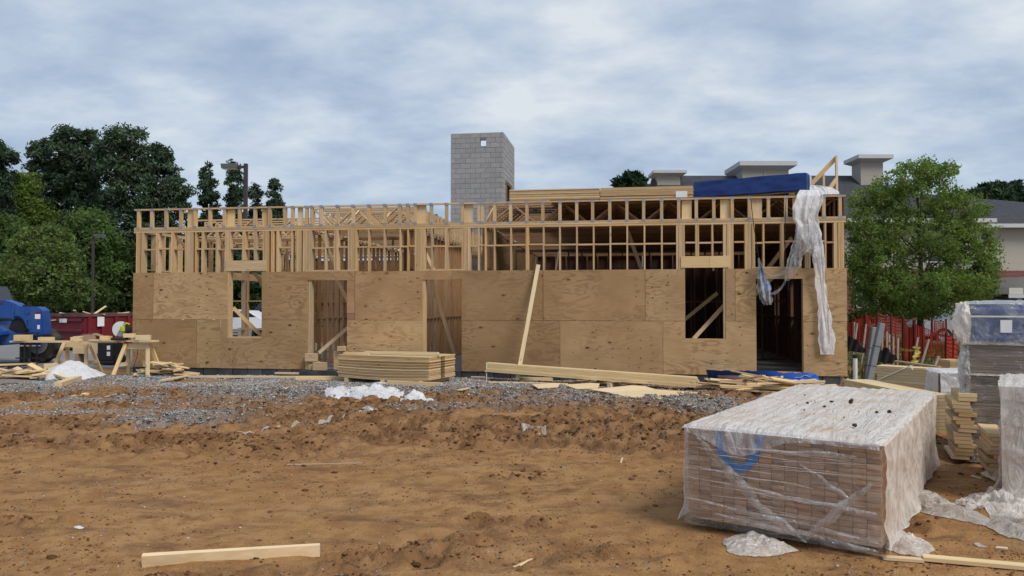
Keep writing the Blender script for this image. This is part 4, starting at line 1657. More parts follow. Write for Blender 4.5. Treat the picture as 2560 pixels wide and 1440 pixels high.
def chimney(x0, x1, ytop, ycap, c0, c1, Y, pil=False):
    d = Y - NY
    f = Y / FPX

    def X(px):
        return (px - 1280) * f - NB.location.x

    def Z(py):
        return EYE + (761 - py) * f
    w = X(x1) - X(x0)
    m = MB()
    m.box((X(x0), d, 4.5), (X(x1), d + w * .9, Z(ycap)))
    ch_ = m.build('chimney', M['stucco'], NB)
    if pil:
        q = MB()
        xm = (X(x0) + X(x1)) / 2
        q.box((xm - .1, d - .03, 4.5), (xm + .05, d - .003, Z(ycap)))
        q.build('chimney_rib', M['stucco'], ch_)
    e = X(c1) - X(x1)
    m = MB()
    h = Z(ytop) - Z(ycap)
    m.add([(X(x0) - .02, d - .02, Z(ycap)), (X(x1) + .02, d - .02, Z(ycap)), (X(x1) + .02, d + w * .9 + .02, Z(ycap)), (X(x0) - .02, d + w * .9 + .02, Z(ycap)),
           (X(c0), d - e, Z(ycap) + h * .45), (X(c1), d - e, Z(ycap) + h * .45), (X(c1), d + w * .9 + e, Z(ycap) + h * .45), (X(c0), d + w * .9 + e, Z(ycap) + h * .45),
           (X(c0), d - e, Z(ytop)), (X(c1), d - e, Z(ytop)), (X(c1), d + w * .9 + e, Z(ytop)), (X(c0), d + w * .9 + e, Z(ytop))],
          [(0, 3, 2, 1), (0, 1, 5, 4), (1, 2, 6, 5), (2, 3, 7, 6), (3, 0, 4, 7), (4, 5, 9, 8), (5, 6, 10, 9), (6, 7, 11, 10), (7, 4, 8, 11), (8, 9, 10, 11)])
    m.build('chimney_cap', M['trim'], ch_)


chimney(1645, 1702, 426, 439, 1633, 1716, NY + 4.2)
chimney(1858, 1974, 404, 424, 1847, 1990, NY + 4.2, True)
chimney(2155, 2211, 388, 405, 2142, 2229, NY + 4.2)


# ------------------------------------------------------------------ lamp posts
def lamp_post(px, Y, ytop, head_l, head_r, side, w, label, base_y=None):
    p = at(px, 761, Y)
    E = empty('lamp_post', (p.x, Y, 0), 0, label, 'lamp post', 'parking lot lamp posts')
    f = Y / FPX
    zt = EYE + (761 - ytop) * f
    m = MB()
    m.box((-w / 2, -w / 2, .0), (w / 2, w / 2, zt))
    m.build('pole', M['bronze'], E, bevel=.008)
    m = MB()
    m.box((-.28, -.28, -.1), (.28, .28, .55))
    m.build('concrete_base', M['slab'], E, bevel=.02)
    h = .22 * (w / .15)
    a, b_ = (head_l - px) * f, (head_r - px) * f
    hw = min(abs(a), abs(b_))
    x0, x1 = min(a, b_), max(a, b_)
    m = MB()
    if side < 0:
        m.box((x1, -.04, zt - h * .9), (-w / 2, .04, zt - h * .4))
    else:
        m.box((w / 2, -.04, zt - h * .9), (x0, .04, zt - h * .4))
    m.build('arm', M['bronze'], E)
    m = MB()
    m.add([(x0, -.24, zt - h * .1), (x1, -.24, zt - h * .1), (x1, .24, zt - h * .1), (x0, .24, zt - h * .1), (x0 + .03, -.2, zt - h), (x1 - .03, -.2, zt - h), (x1 - .03, .2, zt - h), (x0 + .03, .2, zt - h)],
          [(0, 1, 2, 3), (4, 7, 6, 5), (0, 4, 5, 1), (1, 5, 6, 2), (2, 6, 7, 3), (3, 7, 4, 0)])
    hd = m.build('lamp_head', M['greyhead'], E, bevel=.012)
    m = MB()
    m.box((x0 + .06, -.16, zt - h * 1.06), (x1 - .06, .16, zt - h * 1.005))
    m.build('lens', M['paper'], hd)
    return E


M['greyhead'] = m_plain('grey_lamp_head', (.13, .13, .125), .6, .1, 4.0)
lamp_post(612, 41, 408, 552, 592, -1, .19, 'tall square-headed lamp post rising behind the left of the building')
lamp_post(231, 47, 585, 236, 259, 1, .13, 'shorter lamp post standing clear in front of the dark trees')
lamp_post(259, 62, 647, 261, 275, 1, .13, 'faint distant lamp post nearly lost in the dark trees')


# ------------------------------------------------------------------ parked cars
def car(name, label, loc, rz, paint, L=4.7, Wd=1.85, H=1.68, group='cars parked beyond the site'):
    E = empty(name, loc, rz, label, 'car', group)
    prof = [(-L / 2, .35), (-L / 2, .75), (-L / 2 + .12, .95), (-L * .28, 1.02), (-L * .14, H * .96), (L * .08, H), (L * .33, H * .95), (L * .46, 1.05), (L / 2, .92), (L / 2, .35)]
    m = MB()
    m.prism(prof, -Wd / 2, Wd / 2)
    m.build('body', paint, E, bevel=.07, seg=2, smooth=False)
    for s in (-1, 1):
        m = MB()
        y = s * (Wd / 2 + .004)
        m.prism([(-L * .255, 1.06), (-L * .135, H * .93), (L * .06, H * .95), (L * .06, 1.06)], y - .003, y + .003)
        m.build('side_window', M['glass'], E)
        m = MB()
        m.prism([(L * .085, 1.06), (L * .085, H * .95), (L * .30, H * .92), (L * .40, 1.08)], y - .003, y + .003)
        m.build('side_window', M['glass'], E)
        for xx in (-L * .31, L * .31):
            m = MB()
            n_ = 20
            m.prism([(xx + .35 * math.cos(2 * math.pi * k / n_), .35 + .35 * math.sin(2 * math.pi * k / n_)) for k in range(n_)], s * (Wd / 2 - .2), s * (Wd / 2 + .02))
            wh = m.build('wheel', M['rubber'], E)
            m = MB()
            m.prism([(xx + .22 * math.cos(2 * math.pi * k / n_), .35 + .22 * math.sin(2 * math.pi * k / n_)) for k in range(n_)], s * (Wd / 2 + .021), s * (Wd / 2 + .035))
            m.build('rim', M['steel'], wh)
    return E


M['carwhite'] = m_plain('white_car_paint', (.74, .75, .77), .2, .03, 1.0, spec=.5)
M['carblue'] = m_plain('navy_car_paint', (.02, .03, .09), .2, .05, 1.0, spec=.5)
M['carsilver'] = m_plain('silver_car_paint', (.40, .42, .45), .25, .05, 1.0, .3, .5)
p = at(612, 800, 43)
car('parked_car', 'white car seen through the left window opening', (p.x - 1.0, 43, .02), R(4), M['carwhite'], 4.6, 1.85, 1.5)
car('parked_car', 'dark blue van behind the white car in the window opening', (p.x + .2, 48, .02), R(2), M['carblue'], 5.2, 1.95, 2.0)
p = at(2400, 820, 33)
car('parked_car', 'silver car half hidden behind the orange fence', (p.x + .4, 33, .1), R(-6), M['carsilver'])


# ------------------------------------------------------------------ undergrowth far behind
def bush(px, Y, top, w, seed, label, col=(.035, .060, .024), group='shrubs behind the parking lot', nc=170, size=.2, cr=.6):
    b = at(px, 761, Y)
    b.z = -.1
    f = Y / FPX
    h = (761 - top) * f + EYE
    lob = [((random.uniform(-.5, .5) * w) * f, random.uniform(-.4, .4), h * z, w * f * r_, 1.2, h * .34) for z, r_ in ((.3, 1.0), (.62, .8), (.35, .9), (.2, 1.0))]
    return tree('shrub', label, 'shrub', b, h, lob, col, 'leaf', seed, nclump=nc, per=34, size=size, clump_r=cr, trunk_r=.06, limbs=6, group=group, trunk_h=h * .6)


for i, (px, Y, top, w, lb) in enumerate((
        (-10, 54, 690, 70, 'dark shrub at the far left edge behind the blue machine'), (110, 56, 700, 80, 'dark shrub behind the left trees above the red skip'), (205, 58, 690, 70, 'dark shrub behind the shorter lamp post'),
        (290, 58, 690, 60, 'dark shrub just left of the building corner'), (400, 60, 690, 80, 'dark shrub seen low through the first stud bays'), (520, 60, 700, 80, 'dark shrub seen through the framing left of the window'),
        (640, 60, 690, 80, 'dark shrub seen beyond the left window opening'), (770, 60, 690, 80, 'dark shrub seen beyond the first doorway'), (890, 60, 700, 80, 'dark shrub seen beyond the middle framing'),
        (1010, 60, 690, 80, 'dark shrub seen beyond the second doorway'), (1130, 60, 700, 80, 'dark shrub seen beyond the stair bay'), (1260, 62, 700, 90, 'dark shrub seen beyond the middle of the building'), (1400, 62, 700, 90, 'dark shrub behind the right bay of the building'))):
    bush(px, Y, top, w, 60 + i, lb)
bush(2140, 30, 740, 26, 81, 'low green shrub tucked behind the building corner by the fence', (.04, .07, .025), 'shrubs by the fence', 90, .08, .3)

# ------------------------------------------------------------------ red skip
c0 = at(213, 800, 29)
E = empty('skip', (c0.x, 29, .0), R(67.5), 'long dark red metal skip heaped with scrap behind the sawhorses', 'skip')
SL, SW, SH = 6.2, 2.4, 1.42
m = MB()
m.box((0, 0, .18), (SL, .05, SH))
m.build('side_panel', M['red'], E)
m = MB()
m.box((0, SW - .05, .18), (SL, SW, SH))
m.build('side_panel', M['red'], E)
m = MB()
m.box((-.0, .052, .18), (.05, SW - .052, SH - .004))
m.build('end_panel', M['red'], E)
m = MB()
m.box((SL - .05, .052, .18), (SL, SW - .052, SH - .004))
m.build('end_panel', M['red'], E)
m = MB()
m.box((.06, .06, .18), (SL - .06, SW - .06, .26))
m.build('floor_panel', M['red'], E)
for k in range(11):
    x = .08 + k * .59
    q = MB()
    q.box((x, -.09, .2), (x + .12, -.002, SH - .06))
    q.build('rib', M['red'], E, bevel=.01)
for k in range(3):
    q = MB()
    q.box((-.08, .15, .35 + k * .4), (-.002, SW - .15, .45 + k * .4))
    q.build('rib', M['red'], E, bevel=.01)
for a, b_ in (((-.06, -.05, SH - .09), (SL, .0, SH + .03)), ((-.06, SW, SH - .09), (SL, SW + .05, SH + .03)), ((-.06, .002, SH - .09), (0, SW - .002, SH + .03))):
    q = MB()
    q.box(a, b_)
    q.build('top_rail', M['darkred'], E)
for a, b_ in (((.45, -.098, .95), (.75, -.092, 1.32)), ((3.0, -.098, 1.1), (3.2, -.092, 1.3)), ((4.6, -.098, .95), (4.95, -.092, 1.3))):
    q = MB()
    q.box(a, b_)
    q.build('notice', M['paper'], E)
q = MB()
q.box((-.086, .9, 1.1), (-.081, 1.3, 1.25))
q.build('notice', M['paper'], E)
SKM = Matrix.Translation(E.location) @ Matrix.Rotation(R(67.5), 4, 'Z')
for i in range(16):
    a = SKM @ Vector((random.uniform(.2, 4.2), random.uniform(.3, 2.0), 1.25 + random.uniform(0, .18)))
    an = random.uniform(0, 6.28)
    L_ = random.uniform(.5, 1.5)
    d = Vector((math.cos(an), math.sin(an), random.uniform(-.15, .35))).normalized() * L_
    o = board('scrap_board', a, a + d, .09, .03, M[random.choice(['fresh', 'pale', 'stud'])], None)
    tag(o, 'scrap of lumber thrown on the heap in the red skip', 'scrap wood', 'scrap lumber in the red skip')


def crumple(name, px, py, wpx, hpx, height, mat, label, cat='plastic sheet', seed=0, Y=None, group=None, rot=0.0, ridge=3.0, depth=None, n=46, parent=None, dome=0.0):
    """crumpled plastic lying on the ground; px,py: its centre, wpx: width in pixels"""
    c = gp(px, py)
    f = c.y / FPX
    rx = wpx * .5 * f
    ry = depth or rx * .5
    rng = np.random.default_rng(seed)
    a = np.linspace(0, 2 * math.pi, n * 2, endpoint=False)
    rr = np.linspace(0, 1, n // 2)
    A, RR = np.meshgrid(a, rr, indexing='ij')
    edge = .72 + .5 * fbm(np.cos(A) * 2.1 + seed, np.sin(A) * 2.1 + 5, 4, seed)
    X = np.cos(A) * RR * edge * rx
    Yy = np.sin(A) * RR * edge * ry
    ca, sa = math.cos(rot), math.sin(rot)
    XX, YY = X * ca - Yy * sa, X * sa + Yy * ca
    nz = fbm(X * ridge / max(rx, .2) + seed, Yy * ridge / max(ry, .2), 4, seed + 3)
    rd_ = 1 - np.abs(fbm(X * 1.7 * ridge / rx + 9, Yy * 1.4 * ridge / ry + seed, 4, seed + 8, .6) - .5) * 2
    Z = height * (np.clip(nz - .30, 0, 1) * 1.25 * (1 - RR ** 3) + .16 * np.clip(rd_ - .6, 0, 1) * (1 - RR ** 6)) + .006 + height * .05 * rd_
    if dome:
        Z = Z + dome * (1 - RR ** 2) * (.35 + .9 * fbm(X * 1.6 / rx + seed, Yy * .8 / ry, 2, seed + 1))
    gz_ = ground_h(XX + c.x, YY + c.y)
    P = np.stack([XX, YY, np.maximum(Z, .004) + gz_ - gz(c.x, c.y)], -1)
    P = np.concatenate([P, P[:1]], 0)
    me = grid_mesh(name, P, mat)
    o = link(name, me, None, parent)
    o.location = (c.x, c.y, gz(c.x, c.y))
    if label:
        tag(o, label, cat, group)
    return o


# ------------------------------------------------------------------ blue telehandler
TY = 22.6
tf = TY / FPX
TO = Vector((at(60, 761, TY).x, TY, 0))
E = empty('telehandler', TO, 0, 'blue telescopic handler with lowered boom at the left edge', 'telehandler')


def tq(px, py):
    return ((px - 60) * tf, EYE + (761 - py) * tf)


def tprism(name, poly, y0, y1, mat, bevel=.02, parent=None, seg=2):
    m = MB()
    m.prism([tq(*p) for p in poly], y0, y1)
    return m.build(name, mat, parent or E, bevel=bevel, seg=seg)


boom = tprism('boom', [(-260, 735), (-250, 790), (40, 797), (44, 792), (44, 758), (22, 750)], -.18, .18, M['blue'], .02)
tprism('boom_collar', [(39, 797), (46, 799), (50, 760), (42, 756)], -.21, .21, M['blue'], .01)
neck = tprism('boom_head', [(47, 758), (58, 766), (88, 767), (100, 767), (110, 770), (115, 777), (118, 800), (120, 826), (119, 838), (86, 840), (78, 822), (72, 806), (66, 796), (58, 791), (47, 793)], -.22, .22, M['blue'], .03)
for a, b_, mt in (((100, 785), (113, 797), 'paper'), ((106, 812), (112, 822), 'paper'), ((101, 779), (113, 784), 'red')):
    m = MB()
    q0, q1 = tq(a[0], b_[1]), tq(b_[0], a[1])
    m.box((q0[0], -.232, q0[1]), (q1[0], -.224, q1[1]))
    m.build('decal', M[mt], neck)
m = MB()
q0, q1 = tq(0, 761), tq(17, 755)
m.box((q0[0], -.19, q0[1]), (q1[0], -.182, q1[1]))
m.build('decal', M['red'], boom)
m = MB()
q0 = tq(82, 781)
m.prism([(q0[0] + .05 * math.cos(k * .5236), q0[1] + .05 * math.sin(k * .5236)) for k in range(12)], -.245, -.222)
m.build('pivot_pin', M['blue'], neck)
tprism('tilt_cylinder', [(36, 800), (66, 801), (73, 818), (76, 830), (47, 832), (28, 822)], -.12, .12, M['black'], .02)
tprism('chassis', [(-260, 800), (-30, 805), (8, 812), (25, 830), (72, 834), (74, 858), (20, 862), (-260, 862)], -.35, 1.2, M['blue'], .03)
tprism('fender', [(10, 828), (25, 820), (44, 827), (46, 836), (20, 838)], -.75, -.36, M['blue'], .02)
tprism('cab', [(-130, 820), (-130, 730), (-100, 712), (-50, 714), (-30, 760), (-30, 820)], .3, 1.25, M['glass'], .03)
m = MB()
for x0, x1, y0, y1 in ((62, 76, 762, 766),):
    a, b_ = tq(x0, y1), tq(x1, y0)
    m.box((a[0], -.1, a[1]), (b_[0], .1, b_[1]))
m.build('hose_block', M['black'], E)
m = MB()
m.tube([(*((tq(76, 845)[0],)), -.15, tq(76, 845)[1]), (tq(88, 820)[0], -.3, tq(88, 820)[1]), (tq(84, 800)[0], -.28, tq(84, 800)[1])], .018, 6)
m.build('hose', M['black'], E)


def tyre(px, py, r, y0, y1):
    cx_, cz_ = tq(px, py)
    n_ = 44
    m = MB()
    prof = []
    for k in range(n_):
        rr = r * (1.0 if (k // 2) % 2 else .93)
        prof.append((cx_ + rr * math.cos(2 * math.pi * k / n_), cz_ + rr * math.sin(2 * math.pi * k / n_)))
    m.prism(prof, y0, y1)
    w_ = m.build('wheel', M['rubber'], E, bevel=.025)
    m = MB()
    m.prism([(cx_ + r * .5 * math.cos(2 * math.pi * k / 20), cz_ + r * .5 * math.sin(2 * math.pi * k / 20)) for k in range(20)], y0 - .02, y0 + .05)
    m.build('rim', M['grey'], w_)
    m = MB()
    m.prism([(cx_ + r * .18 * math.cos(2 * math.pi * k / 12), cz_ + r * .18 * math.sin(2 * math.pi * k / 12)) for k in range(12)], y0 - .06, y0 - .018)
    m.build('hub', M['blue'], w_)
    return w_


tyre(68, 864, .56, .55, .95)
tyre(-28, 866, .56, -.75, -.36)
tyre(-210, 866, .56, -.75, -.36)
# fork carriage
for px_ in (80, 92):
    tprism('carriage_post', [(px_ - 3, 838), (px_ + 4, 838), (px_ + 4, 907), (px_ - 3, 907)], -.5, -.4, M['black'], .01)
for py_ in (829, 843, 860, 890):
    tprism('carriage_bar', [(74, py_), (132, py_), (132, py_ + 3), (74, py_ + 3)], -.62, -.55, M['steel'] if py_ == 860 else M['black'], .004)
for px_ in (96, 110, 126):
    tprism('backrest_bar', [(px_, 829), (px_ + 3, 829), (px_ + 3, 907), (px_, 907)], -.66, -.63, M['black'], .004)
for px_ in (84, 120):
    m = MB()
    a = tq(px_, 906)
    m.box((a[0] - .06, -1.7, a[1] - .02), (a[0] + .06, -.67, a[1] + .03))
    m.build('fork', M['black'], E, bevel=.01)

# ------------------------------------------------------------------ sawhorses and plank bench
GS = 'sawhorses beside the building'


def sawhorse(pxl, pxr, Yf, label, seed):
    """bar runs left-right; pxl, pxr: where its legs stand"""
    f = Yf / FPX
    xl_, xr_ = (pxl - 1280) * f, (pxr - 1280) * f
    E = empty('sawhorse', ((xl_ + xr_) / 2, Yf + .25, 0), R(-8), label, 'sawhorse', GS)
    h = (xr_ - xl_) / 2
    zt = .80
    board('top_beam', (-h * .85, 0, zt - .06), (h * .85, 0, zt - .06), .05, .14, M['fresh'], E)
    for sx_ in (-1, 1):
        for sy_ in (-1, 1):
            board('leg', (sx_ * h * 1.12, sy_ * .30, .0), (sx_ * h * .72, sy_ * .05, zt), .09, .04, M['fresh'], E, up=(0, 1, .2))
        board('stretcher', (sx_ * h * .99, -.20, .28), (sx_ * h * .99, .20, .28), .03, .09, M['fresh'], E)
    return E


sawhorse(138, 222, 19.9, 'left-hand wooden sawhorse carrying the plank bench', 1)
sawhorse(292, 376, 19.0, 'right-hand wooden sawhorse close to the building corner', 2)
a, b_ = at(34, 852, 19.9), at(300, 851, 19.55)
a.z = b_.z = .835
tag(board('bench_plank', a, b_, .29, .04, M['fresh']), 'long plank laid across both sawhorses as a bench', 'plank')
a, b_ = at(232, 846, 19.62), at(388, 846, 19.1)
a.z = b_.z = .878
tag(board('bench_plank', a, b_, .28, .04, M['fresh']), 'upper plank overlapping the right half of the bench', 'plank')
GB = 'wood blocks on the bench'


def bench_block(pxl, pxr, z0, h, d, Y, mat, label):
    f = Y / FPX
    L_ = (pxr - pxl) * f
    x = ((pxl + pxr) / 2 - 1280) * f
    o = board('wood_block', (x - L_ / 2, Y, z0 + h / 2), (x + L_ / 2, Y + .05, z0 + h / 2), d, h, M[mat], None, bevel=.004)
    return tag(o, label, 'wood block', GB)


bench_block(40, 76, .857, .15, .2, 19.75, 'fresh', 'tall square-cut wood block at the left end of the bench')
bench_block(99, 133, .857, .095, .14, 19.72, 'fresh', 'low wood block second from the left on the bench')
bench_block(180, 228, .857, .10, .14, 19.65, 'fresh', 'wide wood block in the middle of the bench, left of the box')
bench_block(252, 278, .90, .09, .12, 19.42, 'fresh', 'small wood block just right of the cardboard box')
bench_block(304, 328, .90, .045, .14, 19.3, 'pale', 'thin offcut lying flat beneath the saw')
bench_block(310, 337, .965, .10, .10, 19.15, 'pale', 'pale wood block raised at the base of the saw')
bench_block(341, 375, .90, .13, .12, 19.1, 'pale', 'pale wood block at the right end of the bench')
# cardboard box with one flap up
p = at(231, 846, 19.75)
E = empty('cardboard_box', (p.x, 19.72, .86), R(8), 'open cardboard box with a raised flap on the bench', 'box')
m = MB()
for a, b_ in (((-.13, -.15, 0), (.13, -.14, .16)), ((-.13, .14, 0), (.13, .15, .16)), ((-.14, -.15, 0), (-.131, .15, .16)), ((.131, -.15, 0), (.14, .15, .16))):
    m.box(a, b_)
m.build('carton', M['cardboard'], E)
m = MB()
m.prism([(-.20, .16), (.0, .19), (.0, .183), (-.20, .153)], -.15, -.0)
m.build('flap', M['cardboard'], E)
m = MB()
m.prism([(.06, .19), (.26, .12), (.26, .113), (.06, .183)], -.15, .15)
m.build('flap', M['cardboard'], E)
# mitre saw
p = at(306, 846, 19.2)
E = empty('mitre_saw', (p.x, 19.25, .90), 0, 'lime green and black mitre saw standing on the bench', 'saw')
m = MB()
m.box((-.22, -.2, 0), (.12, .2, .06))
m.build('base', M['black'], E, bevel=.01)
m = MB()
m.prism([(.0 + .15 * math.cos(k * .262), .24 + .15 * math.sin(k * .262)) for k in range(24)], -.03, -.02)
bl = m.build('blade', M['steel'], E, Matrix.Translation((-.06, 0, 0)))
m = MB()
m.prism([(-.06 + .20 * math.cos(t_), .27 + .20 * math.sin(t_)) for t_ in [R(a_) for a_ in range(60, 250, 12)]], -.05, -.01)
m.build('blade_guard', M['pvc'], E)
m = MB()
m.tube([(.04, -.08, .27), (.10, .12, .27)], [.085, .085], 14)
m.build('motor', M['black'], E)
m = MB()
m.box((-.02, -.16, .20), (.09, -.04, .36))
m.build('motor_housing', M['limegreen'], E, bevel=.03)
m = MB()
m.tube([(.06, -.12, .36), (.12, -.10, .43), (.17, -.05, .40)], .022, 8)
m.build('handle', M['limegreen'], E)
m = MB()
m.box((-.02, .1, .05), (.08, .2, .26))
m.build('arm', M['black'], E, bevel=.01)
m = MB()
m.tube([(p.x + .35, 19.3, .85), (p.x + .38, 19.2, .5), (p.x + .32, 19.15, .25), (p.x + .42, 19.15, .06)], .008, 5)
tag(m.build('power_cord', M['black']), 'thin dark power cord hanging under the right end of the bench', 'cord')
# black tool cabinet / compressor behind
p = gp(276, 892)
E = empty('tool_chest', (at(276, 880, 22.6).x, 22.6, .05), R(-4), 'black wheeled tool chest behind the right-hand sawhorse', 'tool chest')
m = MB()
m.box((-.25, -.25, .10), (.23, .25, .66))
m.build('case', M['black'], E, bevel=.02)
m = MB()
m.box((-.29, -.29, 0), (.27, .29, .098))
m.build('base', M['black'], E, bevel=.02)
for zz in (.42, .24):
    m = MB()
    m.box((.05, -.258, zz), (.15, -.252, zz + .12))
    m.build('label_plate', M['paper'], E)
m = MB()
m.prism([(.40 + .15 * math.cos(k * .3927), .16 + .15 * math.sin(k * .3927)) for k in range(16)], -.2, -.1)
m.build('wheel', M['rubber'], E)
E = empty('lumber_pack', (at(228, 880, 23.2).x, 23.2, .02), R(-3), 'square pack of boards standing behind the bench, left of the tool chest', 'lumber pack')
for i in range(7):
    board('lumber', (-.42, 0, .33 + i * .075), (.42, 0, .33 + i * .075), .5, .07, M['pale'], E)
for xx in (-.3, .3):
    board('dunnage', (xx, -.25, .15), (xx, .25, .15), .1, .28, M['old'], E)


# ------------------------------------------------------------------ loose lumber on the ground
def ground_board(px0, py0, px1, py1, w, h, mat, label, cat='board', group=None, z0=0.0, z1=None, edge=False, name='loose_board', bevel=.0, roll=None):
    a, b_ = gp(px0, py0), gp(px1, py1)
    a.z, b_.z = gz(a.x, a.y) + z0 + h / 2, gz(b_.x, b_.y) + (z0 if z1 is None else z1) + h / 2
    o = board(name, a, b_, w, h, M[mat], None, up=roll or (0, 0, 1), bevel=bevel)
    return tag(o, label, cat, group)


fa, fb2 = gp(356, 1401), gp(800, 1369)
fa.z, fb2.z = gz(fa.x, fa.y) + .046, gz(fb2.x, fb2.y) + .052
fm = MB()
fdir = (fb2 - fa).normalized()
secs = []
for k in range(7):
    t_ = k / 6
    c = fa.lerp(fb2, t_) - fa
    roll = R(15 - 13 * t_)
    yv = Vector((-fdir.y, fdir.x, 0)).normalized()
    zv = Vector((0, 0, 1))
    y2, z2 = yv * math.cos(roll) + zv * math.sin(roll), -yv * math.sin(roll) + zv * math.cos(roll)
    secs.append([c + y2 * a * .021 + z2 * b_ * .044 for a, b_ in ((-1, -1), (1, -1), (1, 1), (-1, 1))])
fv = [p for s_2 in secs for p in s_2]
ff = [(k * 4 + i, k * 4 + (i + 1) % 4, k * 4 + 4 + (i + 1) % 4, k * 4 + 4 + i) for k in range(6) for i in range(4)] + [(0, 1, 2, 3), (24, 27, 26, 25)]
fm.add(fv, ff)
fo_ = fm.build('loose_board', M['fresh'])
fo_.location = fa
tag(fo_, 'single short twisted stud lying on edge on the bare clay in the foreground', 'board')
ground_board(2306, 1384, 2640, 1418, .085, .03, 'pale', 'long board lying by the bottom right corner of the picture', bevel=.002, z0=.01)
ground_board(2205, 1384, 2306, 1388, .06, .02, 'fresh', 'thin board poking out under the front of the big wrapped bundle', z0=.004)
ground_board(1721, 1112, 1760, 1114, .16, .09, 'pale', 'stubby pale block beside the left end of the big wrapped bundle', 'wood block')
ground_board(1830, 1014, 1908, 1008, .09, .03, 'fresh', 'short board lying alone behind the left corner of the big wrapped bundle', z0=.01)
ground_board(160, 990, 218, 984, .14, .045, 'fresh', 'short thick board lying on the gravel at left', z0=.02)
ground_board(258, 988, 330, 979, .05, .02, 'pale', 'thin slat lying on the gravel right of the short thick board', z0=.02)
ground_board(684, 975, 732, 968, .08, .02, 'pale', 'small bent slat lying alone on the gravel below the left wall', z0=.03)
ground_board(1148, 985, 1192, 968, .09, .02, 'pale', 'flat board end lying on gravel below the second doorway', z0=.02)
ground_board(2490, 1357, 2518, 1362, .05, .012, 'fresh', 'small flat wood chip near the right edge foreground', 'wood chip', z0=.006)
ground_board(720, 1154, 905, 1148, .03, .012, 'old', 'thin muddy lath half buried in the middle of the yard', z0=.0)
ground_board(1200, 1098, 1240, 1103, .03, .012, 'fresh', 'splinter of wood lying in the yard centre', z0=.004)
ground_board(1284, 1400, 1330, 1374, .012, .006, 'pale', 'pair of pale straw-like splinters in the front centre', z0=.004, name='splinter')
ground_board(1300, 1396, 1322, 1380, .012, .006, 'pale', 'shorter of two crossed splinters in the front centre', z0=.006, name='splinter')
ground_board(1552, 1150, 1556, 1136, .02, .008, 'pale', 'tiny upright splinter right of the yard centre', z0=.0, name='splinter')
ground_board(145, 966, 195, 950, .16, .11, 'fresh', 'chunky block lying on gravel in front of the left scrap heap', z0=.02)
# long planks along the foot of the wall
ground_board(455, 944, 840, 947, .14, .04, 'pale', 'long plank lying along the wall foot left of the plywood stack', z0=.01)
ground_board(690, 939, 850, 943, .14, .04, 'fresh', 'second plank lying along the wall foot behind the long one', z0=.05)
ground_board(740, 952, 870, 950, .10, .09, 'fresh', 'thick beam lying at the left end of the plywood stack', z0=.01)
ground_board(402, 957, 470, 944, .12, .03, 'pale', 'plank end sticking out onto the gravel below the corner heap', z0=.05)
ground_board(1222, 958, 1420, 962, .12, .03, 'fresh', 'flat board under the left end of the long lumber bundle', z0=.005)
ground_board(1290, 952, 1380, 950, .14, .09, 'fresh', 'short beam propping the long lumber bundle near its left end', z0=.0)
ground_board(1522, 966, 1545, 962, .09, .09, 'fresh', 'stub of beam under the middle of the long lumber bundle', z0=.0)
ground_board(1178, 946, 1212, 947, .05, .03, 'pale', 'short pale slat lying by the foundation between stacks', z0=.02)


def heap(cx, cy, wx, wy, n, zmax, label, group, seed, mats, lo=.25, hi=.9, w=(.06, .14), h=(.025, .045)):
    """boards tossed in a heap; centre given on the ground"""
    rng = random.Random(seed)
    for i in range(n):
        t_ = (i / n)
        a_ = rng.uniform(-.7, .7) if rng.random() < .75 else rng.uniform(0, 3.14)
        L_ = rng.uniform(lo, hi)
        k = (1 - t_ * .6)
        x = cx + rng.gauss(0, .42) * wx * k
        y = cy + rng.gauss(0, .42) * wy * k
        d = Vector((math.cos(a_), math.sin(a_) * .7, rng.uniform(-.22, .22) * (.3 + t_))).normalized() * L_ * .5
        hh = rng.uniform(*h)
        fall = max(0.0, 1 - ((x - cx) / (wx * .9)) ** 2)
        z = gz(x, y) + .02 + hh / 2 + abs(d.z) + t_ * zmax * fall
        c = Vector((x, y, z))
        o = board('scrap_board', c - d, c + d, rng.uniform(*w), hh, M[rng.choice(mats)], None, up=(rng.uniform(-.3, .3), rng.uniform(-.3, .3), 1))
        tag(o, label, 'scrap wood', group)


p = gp(398, 940)
heap(p.x, p.y + .1, .85, .4, 34, .30, 'offcut of lumber in the heap at the corner of the building', 'offcuts heaped at the building corner', 3, ['fresh', 'pale', 'stud'], .25, .75)
p = gp(70, 948)
heap(p.x - .25, p.y + .15, 1.2, .5, 36, .13, 'offcut of lumber strewn over the left foreground scrap heap', 'offcuts strewn at the far left', 5, ['fresh', 'pale', 'fresh', 'old'], .3, 1.0)
ground_board(-30, 935, 90, 930, .10, .04, 'pale', 'long board lying on top of the left scrap heap', z0=.22)
ground_board(112, 945, 168, 952, .09, .04, 'pale', 'board sloping off the left scrap heap towards the gravel', z0=.16, z1=.05)
ground_board(109, 938, 146, 936, .04, .16, 'pale', 'square offcut propped against the white plastic at left', z0=.12)
p = gp(1880, 975)
heap(p.x, p.y + .15, 1.35, .38, 28, .07, 'board in the untidy heap in front of the right-hand doorway', 'boards heaped by the right doorway', 8, ['fresh', 'pale', 'stud', 'old'], .6, 1.7)
p = gp(1950, 984)
heap(p.x, p.y + .1, 1.0, .3, 14, .08, 'long board lying in the outer part of the heap by the big bundle', 'boards beside the big bundle', 18, ['fresh', 'pale', 'fresh'], .9, 1.9)
p = gp(1560, 962)
heap(p.x, p.y + .25, 1.4, .3, 12, .03, 'muddy scrap board lying under the long lumber bundle', 'scraps under the long bundle', 9, ['fresh', 'old'], .4, 1.4, (.06, .12), (.02, .03))
